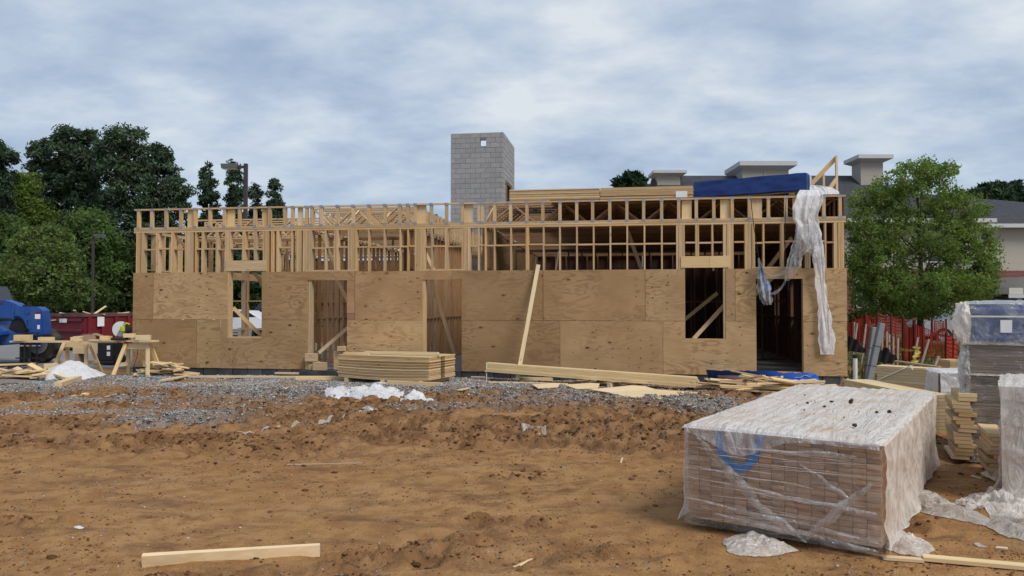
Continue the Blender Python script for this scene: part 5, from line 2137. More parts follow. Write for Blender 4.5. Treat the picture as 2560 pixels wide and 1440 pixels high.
for i, (a, b_, c, d, lb) in enumerate(((1748, 948, 1800, 952, 'left-hand strip of black felt in the boards by the doorway'), (1870, 947, 1932, 951, 'middle strip of black felt in the boards by the doorway'), (1935, 951, 1985, 958, 'right-hand strip of black felt in the boards by the doorway'), (1876, 966, 1940, 971, 'lower strip of black felt in the boards by the doorway'))):
    ground_board(a, b_, c, d, .16, .03, 'felt', lb, 'felt strip', 'black felt strips', z0=.20 - .03 * i, name='felt_strip')
# plywood offcuts on the ground
for i, (pts, lb) in enumerate((([(1410, 968), (1500, 962), (1495, 974), (1440, 976)], 'small pale plywood offcut lying on the gravel'), ([(1475, 978), (1600, 966), (1640, 976), (1560, 988)], 'middle pale plywood offcut lying on the gravel'),
                               ([(1520, 986), (1640, 978), (1770, 984), (1780, 992), (1640, 998), (1560, 994)], 'long splintered plywood offcut lying on the gravel edge'), ([(1330, 968), (1400, 964), (1395, 972), (1345, 975)], 'little muddy plywood offcut under the bundle'))):
    g = [gp(*q) for q in pts]
    zz = max(gz(q.x, q.y) for q in g) + .02 + .012 * i
    m = MB()
    c = sum(g, Vector()) / len(g)
    m.prism([(q.x - c.x, q.y - c.y) for q in g], -.009, .009, 'z')
    o = m.build('plywood_offcut', M['pale'])
    o.location = (c.x, c.y, zz)
    o.rotation_euler = (R(1.5), R(1), 0)
    tag(o, lb, 'plywood offcut', 'plywood offcuts on the gravel')

# stud leaning on the wall
a = gp(1302, 934)
a = Vector((at(1301, 907, 17.75).x, 17.75, at(1301, 907, 17.75).z))
b_ = bw(u(1346, -.05), -.05, 0)
b_.z = EYE + (761 - 662) * b_.y / FPX
d_ = (a - b_).normalized()
a = b_ + d_ * ((b_.z - .05) / -d_.z)
tag(board('leaning_stud', a, b_, .095, .04, M['pale'], None, up=(0, -1, .1)), 'pale stud leaning against the plywood wall', 'stud')

# ------------------------------------------------------------------ long strapped lumber bundle
pl, pr = Vector((-.60, 17.95, .22)), Vector((3.92, 16.15, .045))
E = empty('lumber_bundle', (0, 0, 0), 0, 'long strapped bundle of pale boards sloping along the front of the wall', 'lumber bundle')
d_ = (pr - pl).normalized()
sd = Vector((-d_.y, d_.x, 0)).normalized()
for i in range(5):
    for j in range(3):
        off = sd * (j * .092) + Vector((0, 0, .02 + i * .041))
        off -= sd * (.05 if i in (0, 1) else 0) if j == 0 else sd * 0
        sh = d_ * random.uniform(-.03, .03)
        board('lumber', pl + off + sh, pr + off + sh, .088, .038, M['pale' if (i + j) % 2 else 'fresh'], E)
m = MB()
q0 = pl - sd * .07 + d_ * .03
m.tube([q0 + Vector((0, 0, .22)), q0 + Vector((0, 0, -.2))], .012, 5)
m.build('strap', M['twine'], E)

# ------------------------------------------------------------------ stack of plywood by the wall
E = empty('plywood_stack', (-1.83, 16.75, 0), R(-24), 'bowed stack of plywood sheets with black stripes on its end, below the wall', 'plywood stack')
z = .13
mats_ = [M['stud'], M['fresh'], M['stud']]
for i in range(17):
    h = .030
    m = MB()
    nseg = 8
    sag = .045 * (1 - i / 16)
    dx, dy = random.uniform(-.02, .02), random.uniform(-.02, .02)
    up_ = []
    lo_ = []
    for k in range(nseg + 1):
        t_ = k / nseg
        zz = -4 * sag * t_ * (1 - t_) + (.05 * t_ * 0)
        lo_.append((-2.44 * (1 - t_) + dx, zz))
        up_.append((-2.44 * (1 - t_) + dx, zz + h - .005))
    m.prism(lo_ + up_[::-1], dy, 1.2 + dy)
    m.build('plywood_sheet', mats_[i % 3], E, Matrix.Translation((0, 0, z)))
    z += h
for k in range(3):
    m = MB()
    m.box((.022, .52 + k * .06, .14), (.028, .54 + k * .06, z - .01))
    m.build('paint_stripe', M['black'], E)
for xx in (-2.2, -1.2, -.2):
    board('dunnage', (xx, -.02, .055), (xx, 1.25, .055), .09, .10, M['fresh'], E)
board('dunnage', (-1.0, -.10, .05), (.35, -.04, .05), .09, .09, M['fresh'], E)
PM = Matrix.Translation((-1.83, 16.75, 0)) @ Matrix.Rotation(R(-24), 4, 'Z')
GPB = 'boards on the plywood stack'
for i, (a, b_, mt, lb) in enumerate((((-1.95, .35, z + .03), (.05, .40, z + .03), 'pale', 'front pale board lying along the top of the plywood stack'), ((-2.0, .50, z + .035), (-.1, .60, z + .05), 'pale', 'rear pale board lying along the top of the plywood stack'),
                                  ((-2.35, .12, z + .02), (-1.75, .22, z + .02), 'fresh', 'short offcut at the left of the plywood stack top'), ((-1.95, .05, z + .015), (-1.65, .12, z + .015), 'fresh', 'tiny offcut on the front edge of the plywood stack top'))):
    tag(board('stack_board', PM @ Vector(a), PM @ Vector(b_), .09, .04, M[mt], None), lb, 'board', GPB)
ground_board(866, 952, 922, 949, .03, .15, 'pale', 'square offcut standing against the front of the plywood stack', z0=.0)
# offcut blocks stacked in the first doorway
GD = 'blocks stacked in the first doorway'
for i, (a, b_, z0, h, lb) in enumerate(((768, 800, .17, .20, 'lower left wood block stacked inside the first doorway'), (770, 798, .372, .20, 'upper left wood block stacked inside the first doorway'), (783, 812, .17, .13, 'middle wood block stacked inside the first doorway'),
                                       (797, 828, .17, .20, 'right-hand wood block with a pale mark in the first doorway'), (838, 870, .17, .46, 'tall wood block at the right jamb of the first doorway'), (850, 868, .64, .12, 'small wood block on top of the tall one in the first doorway'))):
    ua, ub = u(a), u(b_)
    v0 = -.02 - .09 * (i % 4)
    o = board('wood_block', bw(ua, v0, z0 + h / 2), bw(ub, v0, z0 + h / 2), .14, h - .004, M['stud'], None, bevel=.004)
    o.location.z -= .0
    tag(o, lb, 'wood block', GD)
m = MB()
m.box((u(764), -.36, -.06), (u(874), .0, .165))
m.build('door_step', M['wetblock'], B)

# ------------------------------------------------------------------ plastic lying about
crumple('plastic_sheet', 172, 944, 180, 40, .14, M['sheetp'], 'billowed white plastic sheet on the left scrap heap', seed=4, depth=.55, ridge=2.2, dome=.36)
crumple('plastic_sheet', 270, 944, 36, 12, .16, M['sheetp'], 'small white plastic scrap behind the dirt mound', seed=6, depth=.15)
crumple('plastic_sheet', 905, 985, 215, 30, .20, M['sheetp'], 'long crumpled white plastic sheet on the gravel in the middle', seed=8, depth=.55, rot=R(-16), ridge=3.5)
crumple('plastic_sheet', 1048, 1000, 100, 24, .20, M['sheetp'], 'bunched right end of white plastic on the gravel in the middle', seed=12, depth=.3, rot=R(-30))
crumple('plastic_sheet', 965, 959, 75, 12, .10, M['sheetp'], 'small white plastic scrap in front of the plywood stack', seed=14, depth=.25)
crumple('plastic_scrap', 2450, 1352, 26, 8, .03, M['dirtyfilm'], 'tiny crumpled plastic scrap near the lower right corner', seed=15, depth=.05, n=20)
crumple('plastic_scrap', 197, 1314, 24, 6, .02, M['sheetp'], 'tiny white plastic scrap on the bare clay at left', seed=16, depth=.03, n=20)
crumple('plastic_scrap', 925, 1030, 40, 12, .08, M['dirtyfilm'], 'muddy balled plastic scrap in the churned clay', seed=17, depth=.12, n=26)


def ribbon(pts, w, mat, name, label, cat, seed=0, lift=.012):
    P = []
    n_ = 70
    arr = np.array([gp(*q)[:2] for q in pts])
    t_ = np.linspace(0, 1, len(arr))
    s_2 = np.linspace(0, 1, n_)
    xs_ = np.interp(s_2, t_, arr[:, 0])
    ys_2 = np.interp(s_2, t_, arr[:, 1])
    ys_2 = ys_2 + .06 * (fbm(s_2 * 12, s_2 * 0 + seed, 3, seed) - .5)
    Pm = np.zeros((n_, 4, 3))
    for i in range(n_):
        wi = w * (.4 + 1.2 * float(vnoise(s_2[i] * 14, seed, seed)))
        for j in range(4):
            x, y = xs_[i], ys_2[i] + (j / 3 - .5) * wi
            Pm[i, j] = (x, y, gz(x, y) + lift + .04 * max(0, float(vnoise(s_2[i] * 22, j * .8 + seed, seed)) - .4))
    o = link(name, grid_mesh(name, Pm, mat))
    return tag(o, label, cat)


ribbon([(575, 1084), (640, 1078), (720, 1066), (790, 1050), (850, 1042), (905, 1034)], .16, M['dirtyfilm'], 'plastic_ribbon', 'long muddy strip of plastic trailing across the churned clay', 'plastic strip', 3)
ribbon([(1272, 1060), (1305, 1068), (1345, 1076), (1366, 1078)], .2, M['dirtyfilm'], 'plastic_ribbon', 'short muddy strip of plastic right of the yard centre', 'plastic strip', 5)
ribbon([(0, 966), (60, 964), (110, 958), (150, 950), (170, 944)], .05, M['teal'], 'strapping_band', 'thin teal strapping band lying on the gravel at far left', 'strap', 7, .05)
ribbon([(330, 938), (370, 944), (410, 952), (440, 950)], .05, M['teal'], 'strapping_band', 'thin teal strapping band curling below the corner heap', 'strap', 9, .05)

# printed lumber wrap lying by the right doorway
nX, nY = 60, 18
Pm = np.zeros((nX, nY, 3))
q00, q10, q01, q11 = gp(1775, 952), gp(2062, 972), at(1765, 930, 17.35), at(2040, 923, 16.65)
for i in range(nX):
    for j in range(nY):
        s0, s1 = i / (nX - 1), j / (nY - 1)
        a = q00.lerp(q10, s0)
        b_ = q01.lerp(q11, s0)
        c = a.lerp(b_, s1)
        zb = .05 + .27 * s1 ** 1.3 + .10 * (float(fbm(np.array(s0 * 4), np.array(s1 * 1.6), 3, 5)) - .4) * (.2 + s1)
        Pm[i, j] = (c.x, c.y, gz(c.x, c.y) + max(.02, zb))
tp = NT('printed_wrap')
tcx = tp.new('ShaderNodeVertexColor', layer_name='print')
tarp_mat = tp.done(tp.pbsdf(tcx.outputs[0], .45, tp.bump(tp.noise(tp.obj(), 6, 4), .3, .02), .3))
tarp_me = grid_mesh('lumber_wrap', Pm, tarp_mat)
cols = np.zeros((nX, nY, 3))
for i in range(nX):
    for j in range(nY):
        s0, s1 = i / (nX - 1), j / (nY - 1)
        blue_ = s1 > .62 or (s0 < .10)
        cols[i, j] = (.02, .09, .42) if blue_ else (.62, .66, .74)
        if .28 < s1 < .40 and .25 < s0 < .62 and (i * 7) % 5 < 2:
            cols[i, j] = (.12, .14, .22)
set_color(tarp_me, 'print', cols.reshape(-1, 3))
tarp = link('lumber_wrap', tarp_me)
tag(tarp, 'discarded blue and white printed lumber wrap lying below the right doorway', 'lumber wrap')
pmk = MB()
for k in range(22):
    s0 = .80 + k * .0062
    i = int(s0 * (nX - 1))
    j = int(.80 * (nY - 1))
    c = Vector(Pm[i, j]).lerp(Vector(Pm[i + 1, j]), s0 * (nX - 1) - i)
    if k % 7 != 6:
        pmk.box((c.x - .008, c.y - .02, c.z + .004), (c.x + .006, c.y + .012, c.z + .012))
po_ = pmk.build('printed_lettering', M['white'], tarp)
tag(po_, kind='stuff')
crumple('bag', 2127, 962, 34, 26, .34, M['sheetp'], 'small white and blue bag behind the big wrapped bundle', 'bag', seed=22, depth=.18, n=30)


# ------------------------------------------------------------------ wrapped bundles
def wrap(E, L, W_, H, fm, sm, tm, seed=0, skirt=.10, g=.014, over=.12, zb=0.0, flap=True, wrk=1.0):
    """plastic film over a box-shaped bundle: local x = width of the front, y = length back, z up"""
    rng = seed * 13.7

    def n3(p, k):
        return mnoise.noise(Vector(p) * k + Vector((rng, rng * .7, 3.1)))

    before = set(E.children)

    def puff(p, amp):
        r1 = 1 - abs(n3(p, 4.5)) * 2.2
        r2 = 1 - abs(n3((p[0] + 9, p[1], p[2]), 11.0)) * 2.2
        return amp * wrk * (n3(p, 2.5) * .6 + max(0, r1) * .55 + max(0, r2) * .28)
    # front
    nu_, nv_ = 90, 60
    P = np.zeros((nu_, nv_, 3))
    for i in range(nu_):
        for j in range(nv_):
            x, z_ = W_ * i / (nu_ - 1), H * (1.005) * j / (nv_ - 1)
            o_ = g + max(0, puff((x, 0, z_), .022))
            fl = .05 * max(0, 1 - z_ / .12) * (.5 + n3((x * 2, 1, 1), 2))
            P[i, j] = (x + (-g if i == 0 else g if i == nu_ - 1 else 0), -o_ - fl, max(z_, .012))
    link('film_front', grid_mesh('film_front', P, fm), None, E)
    # loose flap hanging over the front's top edge
    nv_ = 10
    P = np.zeros((nu_, nv_, 3))
    for i in range(nu_):
        for j in range(nv_):
            t_ = j / (nv_ - 1)
            x = W_ * i / (nu_ - 1)
            dep_ = over * (.45 + .9 * max(0, n3((x, 2, 2), 1.6) + .35) + .55 * math.exp(-((x / W_ - .28) / .16) ** 2))
            P[i, j] = (x, -g * 1.6 - .014 - .012 * abs(n3((x * 3, t_, 5), 3)) - .012 * t_, H + .012 - dep_ * t_)
    if flap:
        link('film_flap', grid_mesh('film_flap', P, M['veil']), None, E)
    # sides
    for s in (0, 1):
        nu2, nv_ = 120, 60
        P = np.zeros((nu2, nv_, 3))
        for i in range(nu2):
            for j in range(nv_):
                y, z_ = L * i / (nu2 - 1), H * 1.005 * j / (nv_ - 1)
                fold = .010 * math.sin(y * 21 + 3 * n3((s, y, z_), 1.5)) * (z_ / H)
                fl = skirt * max(0, 1 - z_ / .22) ** 1.5 * (.5 + n3((s, y * 2, 1), 1.3) * .9)
                o_ = g + max(-.004, puff((s * 5, y * .55 + z_ * .75, z_ * .30 - y * .12), .032) + fold) + max(0, fl)
                P[i, j] = (W_ + o_ if s else -o_, y, max(z_, .012))
        link('film_side', grid_mesh('film_side', P, sm), None, E)
    # top
    nu2, nv_ = 120, 60
    P = np.zeros((nu2, nv_, 3))
    for i in range(nu2):
        for j in range(nv_):
            y, x = L * i / (nu2 - 1), W_ * j / (nv_ - 1)
            o_ = .014 + max(0, puff((x * 1.2, y * .45, 9), .016)) + .004 * math.sin(x * 62)
            e_ = j in (0, nv_ - 1) or i in (0, nu2 - 1)
            P[i, j] = (x + (-g - .022 if j == 0 else g + .022 if j == nv_ - 1 else 0), y + (-g - .024 if i == 0 else g + .02 if i == nu2 - 1 else 0), H + (-.012 if e_ else o_))
    link('film_top', grid_mesh('film_top', P, tm), None, E)
    for c in E.children:
        if c not in before:
            c.location.z += zb


BA = R(-34)
F0 = Vector((1.45, 6.3, 0))
BW, BL, BH = 1.45, 3.75, .80
E = empty('lumber_bundle', F0, BA, 'big bundle of studs in clear plastic with a blue U painted on its end', 'lumber bundle')
nc, nr = 15, 19
cw, rh = BW / nc, (BH - .05) / nr
_ms = {}
for i in range(nc):
    for j in range(nr):
        key = (i + j) % 5
        if key not in _ms:
            mm = MB()
            mm.box((-cw / 2 + .0018, 0, -rh / 2 + .0015), (cw / 2 - .0018, BL - .03, rh / 2 - .0015))
            _ms[key] = mm.mesh('stud', M['endgrain'])
        link('stud', _ms[key], None, E, Matrix.Translation((cw * (i + .5), random.uniform(0, .014) + (.02 if (i * 7 + j * 3) % 11 == 0 else 0), .05 + rh * (j + .5))))
for yy in (.3, 1.8, 3.3):
    board('dunnage', (.03, yy, .022), (BW - .03, yy, .022), .09, .044, M['old'], E)
# blue U sprayed on the ends
for a_, b_ in (((.30, BH - .03), (.315, .62)),):
    pass
pts = [(.262, BH - .02), (.27, .66), (.30, .58), (.36, .525), (.43, .50), (.49, .52), (.545, .60), (.575, .70), (.60, BH - .01)]
vs, fs = [], []
for i, (x, zz) in enumerate(pts):
    a = pts[max(0, i - 1)]
    b_ = pts[min(len(pts) - 1, i + 1)]
    d = Vector((b_[0] - a[0], b_[1] - a[1])).normalized()
    w_ = .032 + .005 * math.sin(i * 2.2)
    vs += [(x - d.y * w_, -.004, zz + d.x * w_), (x + d.y * w_, -.004, zz - d.x * w_)]
    if i:
        fs.append((2 * i - 2, 2 * i - 1, 2 * i + 1, 2 * i))
mm = MB()
mm.add(vs, fs)
mm.build('paint_mark', M['bluepaint'], E)
wrap(E, BL, BW, BH, M['clear'], M['milky'], M['milkytop'], 1, .07, wrk=1.0)
# pulled folds of film running across the front
for i, (x0, z0, x1, z1, w0, w1) in enumerate(((.10, .72, .62, .22, .05, .12), (.62, .22, .95, .02, .10, .03), (1.40, .52, 1.02, .14, .05, .09), (1.02, .14, .92, .02, .08, .02), (.0, .40, 1.44, .30, .015, .03), (.0, .47, 1.0, .43, .012, .012), (.45, .66, 1.3, .70, .02, .05),
                                              (.0, .22, 1.44, .10, .03, .05), (.25, .12, 1.44, .03, .04, .07), (1.42, .30, .75, .33, .06, .01), (.9, .60, 1.25, .38, .02, .05))):
    n_ = 24
    P = np.zeros((n_, 5, 3))
    d = Vector((x1 - x0, z1 - z0)).normalized()
    for a in range(n_):
        t_ = a / (n_ - 1)
        w_ = (w0 + (w1 - w0) * t_) * math.sin(math.pi * min(1, max(.04, t_ * .94 + .03))) ** .5
        for b_ in range(5):
            s = b_ / 4 - .5
            P[a, b_] = (x0 + (x1 - x0) * t_ - d.y * w_ * s + .006 * math.sin(a * .8), -.050 - .012 * math.cos(s * 3.1) - .004 * i % .01, z0 + (z1 - z0) * t_ + d.x * w_ * s + .006 * math.sin(a * .5 + i))
    link('film_fold', grid_mesh('film_fold', P, M['fold']), None, E)
rs_ = random.Random(5)
mm = MB()
for i in range(26):
    x0, z0 = rs_.uniform(-.01, .9), rs_.uniform(.03, .70)
    x1, z1 = min(BW, x0 + rs_.uniform(.25, 1.2)), z0 + rs_.uniform(-.05, .035)
    w_ = rs_.uniform(.001, .003)
    xm, zm_ = (x0 + x1) / 2, (z0 + z1) / 2 + rs_.uniform(-.008, .008)
    mm.add([(x0, -.046, z0), (xm, -.050, zm_ - w_), (x1, -.046, z1), (xm, -.050, zm_ + w_)], [(0, 1, 2, 3)])
o = mm.build('stretch_creases', M['sheetp'], E)
tag(o, kind='stuff')
EB = Matrix.Translation(F0) @ Matrix.Rotation(BA, 4, 'Z')
# mud thrown on top of the film
n = 30
mx = RNG.normal(.72, .28, n)
my = RNG.normal(1.9, .55, n)
sz = RNG.gamma(1.6, .007, n).clip(.004, .045)
wp = np.array([EB @ Vector((a, b_, BH + .028 + c * .25)) for a, b_, c in zip(mx, my, sz)])
mo = rocks('mud_crumbs', wp, sz, np.array([[.085, .045, .028]]) * RNG.uniform(.6, 1.4, (n, 1)), M['clod'], 'ico', .7)
tag(mo, 'dark crumbs of mud on top of the big wrapped bundle', 'mud')
crumple('loose_film', 1893, 1352, 175, 40, .09, M['milky'], 'loose plastic tail spilling under the front of the big bundle', 'plastic sheet', seed=31, depth=.24, ridge=2.5, dome=.03)
crumple('loose_film', 2252, 1350, 150, 30, .12, M['milky'], 'loose plastic bunched at the near corner of the big bundle', 'plastic sheet', seed=33, depth=.26, ridge=2.5, dome=.05)
crumple('loose_film', 2330, 1262, 120, 60, .10, M['dirtyfilm'], 'flat flap of plastic spread right of the big bundle', 'plastic sheet', seed=35, depth=.62, ridge=2.0, rot=R(15))

# wrapped bundle cut off by the right edge
E = empty('lumber_bundle', (4.52, 7.02, 0), R(-34), 'wrapped bundle cut off by the right edge of the picture', 'lumber bundle')
for i in range(7):
    for j in range(12):
        mm = MB()
        if i == 0 and j == 0:
            mm.box((-.098, 0, -.041), (.098, 1.15, .041))
            _b2 = mm.mesh('stud', M['old'])
        link('stud', _b2, None, E, Matrix.Translation((.1 + i * .2, .012 + random.uniform(0, .01), .06 + j * .0845)))
wrap(E, 1.2, 1.4, 1.06, M['milky'], M['milky'], M['milkytop'], 3, .2)
crumple('loose_film', 2510, 1262, 200, 110, .17, M['milky'], 'heap of loose plastic round the foot of the right edge bundle', 'plastic sheet', seed=37, depth=.45, ridge=2.2)
crumple('loose_film', 2565, 1320, 150, 60, .10, M['dirtyfilm'], 'loose plastic spread out at the right edge foreground', 'plastic sheet', seed=38, depth=.45, ridge=2.2)

# tall two-tier stack behind it
E = empty('siding_stack', (5.22, 8.75, 0), R(-29), 'tall wrapped stack of grey-brown sheets under a blue cover at right', 'sheet stack')
z = .08
lays = []
for i in range(30):
    h = .030
    lays.append((0, z, h))
    z += h
z += .045
zmid = z
for i in range(11):
    lays.append((.02, z, .030))
    z += .030
zt_ = z
lay_me = {}
for x0, zz, h in lays:
    mm = MB()
    if x0 not in lay_me:
        mm.box((0, 0, 0), (2.3, 1.3, h - .003))
        lay_me[x0] = mm.mesh('siding_sheet', M['greywood'] if 'greywood' in M else M['old'])
    link('siding_sheet', lay_me[x0], None, E, Matrix.Translation((x0 + random.uniform(-.008, .008), random.uniform(-.008, .008), zz)))
for xx in (.15, 1.1):
    board('dunnage', (xx, 0, zmid - .024), (xx, 1.3, zmid - .024), .09, .04, M['old'], E)
    board('dunnage', (xx, 0, .04), (xx, 1.3, .04), .09, .075, M['old'], E)
mm = MB()
mm.box((.03, -.02, zt_ + .005), (2.3, 1.3, zt_ + .44))
bc = mm.mesh('blue_cover', M['navy'] if 'navy' in M else M['bluewrap'], bevel=.05, seg=3)
link('blue_cover', bc, None, E)
# film over each tier
wrap(E, 1.3, 2.3, zmid - .02, M['clear'], M['milky'], M['milky'], 21, .04, .016, flap=False)
wrap(E, 1.3, 2.3, zt_ - zmid, M['clear'], M['milky'], M['milky'], 22, .02, .016, zb=zmid, flap=False)
wrap(E, 1.34, 2.36, .47, M['hazy'], M['milky'], M['cloudy'], 23, .03, .03, zb=zt_ - .01, flap=False, wrk=1.6)
# plastic gathered and bulging off the near left corner
for nm, z0, z1, wd_, sd_ in (('film_bulge', zt_ - .02, zt_ + .46, .30, 3), ('film_tail', zmid - .50, zt_ + .04, .20, 7)):
    nu_, nv_ = 60, 60
    P = np.zeros((nu_, nv_, 3))
    for i in range(nu_):
        for j in range(nv_):
            t_, s = i / (nu_ - 1), j / (nv_ - 1)
            zz = z0 + (z1 - z0) * t_
            an_ = R(200) * s - R(10)
            q = mnoise.noise(Vector((s * 4, zz * 4, sd_))) * .8 + (1 - abs(mnoise.noise(Vector((s * 7, zz * 9, sd_ + 4)))) * 2) * .5
            env = math.sin(math.pi * min(1, max(0, t_ * .86 + .08))) ** .6
            rr = wd_ * env * (.55 + .3 * q)
            P[i, j] = (.02 - rr * math.sin(an_) * .75, .05 - rr * math.cos(an_) * .9, zz + .03 * q)
    link(nm, grid_mesh(nm, P, M['cloudy' if nm == 'film_tail' else 'milky']), None, E)
mm = MB()
mm.box((.04, -.075, zt_ + .30), (2.3, -.066, zt_ + .318))
mm.build('band', M['twine'], E)
mm = MB()
mm.box((.33, -.095, zt_ + .13), (.44, -.088, zt_ + .27))
mm.build('paper_label', M['paper'], E)
crumple('loose_film', 2440, 1190, 10, 10, .05, M['milky'], 'wisp of plastic between the wrapped bundles at right', 'plastic sheet', seed=51, depth=.1, n=20)

# stub stacks of boards seen end-on between the bundles
for nm, px_, Yb, n_, w_, lb in (('board_stack', 2405, 9.0, 17, .16, 'stub stack of boards seen end-on between the bundles'), ('board_stack', 2485, 8.15, 10, .16, 'shorter stub stack of boards at the right edge bundle')):
    p = at(px_, 1100, Yb)
    E = empty(nm, (p.x, Yb, 0), R(-30), lb, 'board stack', 'stub board stacks')
    z = .05
    for i in range(n_):
        j = random.uniform(-.05, .05)
        board('lumber', (j - w_ / 2 - .02, .0, z), (j + w_ / 2, .02, z), .7, .040, M['fresh' if i > n_ - 4 else 'stud'], E)
        z += .0445

# lumber stacks beyond the bundle
p0, p1 = at(2207, 915, 14.2), at(2440, 924, 13.0)
E = empty('lumber_stack', ((p0.x + p1.x) / 2, 13.7, 0), math.atan2(13.0 - 14.2, p1.x - p0.x), 'stack of fresh yellow boards tied with twine near the fence', 'lumber stack')
hl = (Vector((p1.x, 13.0)) - Vector((p0.x, 14.2))).length / 2
for i in range(12):
    for j in range(3):
        board('lumber', (-hl + random.uniform(-.03, .03), j * .12 - .12, .09 + i * .05), (hl, j * .12 - .12, .09 + i * .05), .115, .046, M['fresh'], E)
m = MB()
m.tube([(-hl + .06, -.19, .4), (-hl + .5, -.2, .63), (-hl + .62, -.16, .70), (-hl + .66, -.2, .62)], .010, 5)
m.build('twine', M['twine'], E)
for xx in (-hl + .2, hl - .2):
    board('dunnage', (xx, -.2, .03), (xx, .2, .03), .09, .06, M['old'], E)
p0, p1 = at(2140, 940, 12.6), at(2345, 985, 10.4)
dd = Vector((p1.x - p0.x, -2.2))
E = empty('lumber_stack', ((p0.x + p1.x) / 2, 11.5, 0), math.atan2(-2.2, p1.x - p0.x), 'long stack of boards angling away behind the big wrapped bundle', 'lumber stack')
for i in range(11):
    for j in range(4):
        board('lumber', (-dd.length / 2 + random.uniform(-.03, .03), j * .10 - .15, .07 + i * .047), (dd.length / 2, j * .10 - .15, .07 + i * .047), .097, .043, M['pale' if i > 9 else 'fresh'], E)
for xx in (-.8, .8):
    board('dunnage', (xx, -.2, .022), (xx, .2, .022), .09, .044, M['old'], E)
p0, p1 = at(2372, 905, 17.2), at(2470, 912, 17.0)
E = empty('lumber_stack', ((p0.x + p1.x) / 2, 17.1, 0), 0, 'low stack of yellow boards behind the tied stack', 'lumber stack')
for i in range(8):
    board('lumber', (-.55, 0, .10 + i * .062), (.55, 0, .10 + i * .062), .5, .055, M['fresh'], E)
for xx in (-.3, .3):
    board('dunnage', (xx, -.2, .035), (xx, .2, .035), .09, .07, M['old'], E)
p0 = at(2352, 930, 11.9)
E = empty('wrapped_pack', (p0.x, 11.9, 0), R(-12), 'white plastic wrapped pack behind the big bundle', 'wrapped pack')
for i in range(10):
    mm = MB()
    if i == 0:
        mm.box((0, 0, 0), (.75, .6, .068))
        _wp = mm.mesh('board_layer', M['old'])
    link('board_layer', _wp, None, E, Matrix.Translation((random.uniform(-.005, .005), 0, .03 + i * .07)))
wrap(E, .62, .76, .74, M['sheetp'], M['sheetp'], M['sheetp'], 9, .25)
crumple('loose_film', 2350, 978, 90, 20, .45, M['sheetp'], 'puffed white plastic at the foot of the wrapped pack', 'plastic sheet', seed=41, depth=.3)
# dark boards lying behind the tied stack
for i, (a, b_, c, d, lb) in enumerate(((2222, 914, 2335, 921, 'weathered plank lying behind the tied stack, lower of two'), (2238, 903, 2350, 918, 'weathered plank lying behind the tied stack, upper of two'))):
    a_, c_ = at(a, b_, 15.2), at(c, d, 14.6)
    tag(board('old_plank', a_, c_, .14, .03, M['old']), lb, 'plank', 'old planks by the fence')

# ------------------------------------------------------------------ fence, stakes and site odds at right
GF = 'orange fence lengths'


def net_fence(pts, label, seed, ngap=.06, sw=.014):
    """pts: (px, top y, bottom y, depth)"""
    P0 = at(pts[0][0], 761, pts[0][3])
    E = empty('safety_fence', (P0.x, P0.y, 0), 0, label, 'fence', GF)
    m = MB()
    tops = [at(a, b_, d) - Vector((P0.x, P0.y, 0)) for a, b_, c, d in pts]
    bots = [at(a, c, d) - Vector((P0.x, P0.y, 0)) for a, b_, c, d in pts]
    nn_ = 60
    T_, B_ = [], []
    for i in range(nn_ + 1):
        t_ = i / nn_ * (len(pts) - 1)
        k = min(int(t_), len(pts) - 2)
        sag = .05 * math.sin((t_ - k) * math.pi)
        wob = Vector((0, .05 * math.sin(i * .7 + seed), 0))
        T_.append(tops[k].lerp(tops[k + 1], t_ - k) - Vector((0, 0, sag)) + wob)
        B_.append(bots[k].lerp(bots[k + 1], t_ - k) + wob * 1.5)
    L_ = sum((T_[i + 1] - T_[i]).length for i in range(nn_))
    nv_ = int(L_ / ngap)
    for i in range(nv_ + 1):
        t_ = i / nv_ * nn_
        k = min(int(t_), nn_ - 1)
        a, b_ = T_[k].lerp(T_[k + 1], t_ - k), B_[k].lerp(B_[k + 1], t_ - k)
        m.beam(a, b_, sw, .004, (0, 1, 0))
    nh = int((T_[0] - B_[0]).length / ngap)
    for j in range(nh + 1):
        f_ = j / nh
        for i in range(0, nn_, 2):
            i2 = min(i + 2, nn_)
            a, b_ = T_[i].lerp(B_[i], f_), T_[i2].lerp(B_[i2], f_)
            m.beam(a, b_, .004, sw * (1.6 if j in (0, nh) else 1), (0, 0, 1))
    m.build('netting', M['orange'], E)
    for a, b_ in zip(tops, bots):
        q = MB()
        q.beam(a + Vector((0, .02, .06)), Vector((b_.x, b_.y + .02, min(b_.z, .3) - .1)), .045, .045, (0, 1, 0))
        q.build('post', M['redpost'], E)
    return E


M['redpost'] = m_plain('rusty_red_post', (.10, .022, .018), .7, .3, 6.0)
net_fence([(2120, 806, 866, 24.5), (2137, 797, 874, 24.2), (2165, 786, 876, 23.6), (2194, 787, 880, 23), (2228, 789, 886, 22.4), (2258, 794, 892, 21.8)], 'long upright length of orange netting by the building corner', 1)
net_fence([(2260, 798, 900, 21.7), (2275, 822, 900, 21.3), (2285, 806, 898, 21)], 'short sagging piece of orange netting in the middle', 2)
net_fence([(2286, 807, 898, 21), (2308, 816, 895, 20.4), (2366, 840, 892, 19.0)], 'orange netting length sloping down past the stakes', 3)
net_fence([(2368, 838, 900, 18.6), (2386, 832, 922, 17.4), (2432, 868, 915, 16.0)], 'slack wide-meshed orange netting next to the tall wrapped stack', 4, .085, .02)
net_fence([(2330, 800, 838, 26), (2366, 802, 842, 26)], 'far scrap of orange netting under the tree', 5)
GK = 'wooden survey stakes'
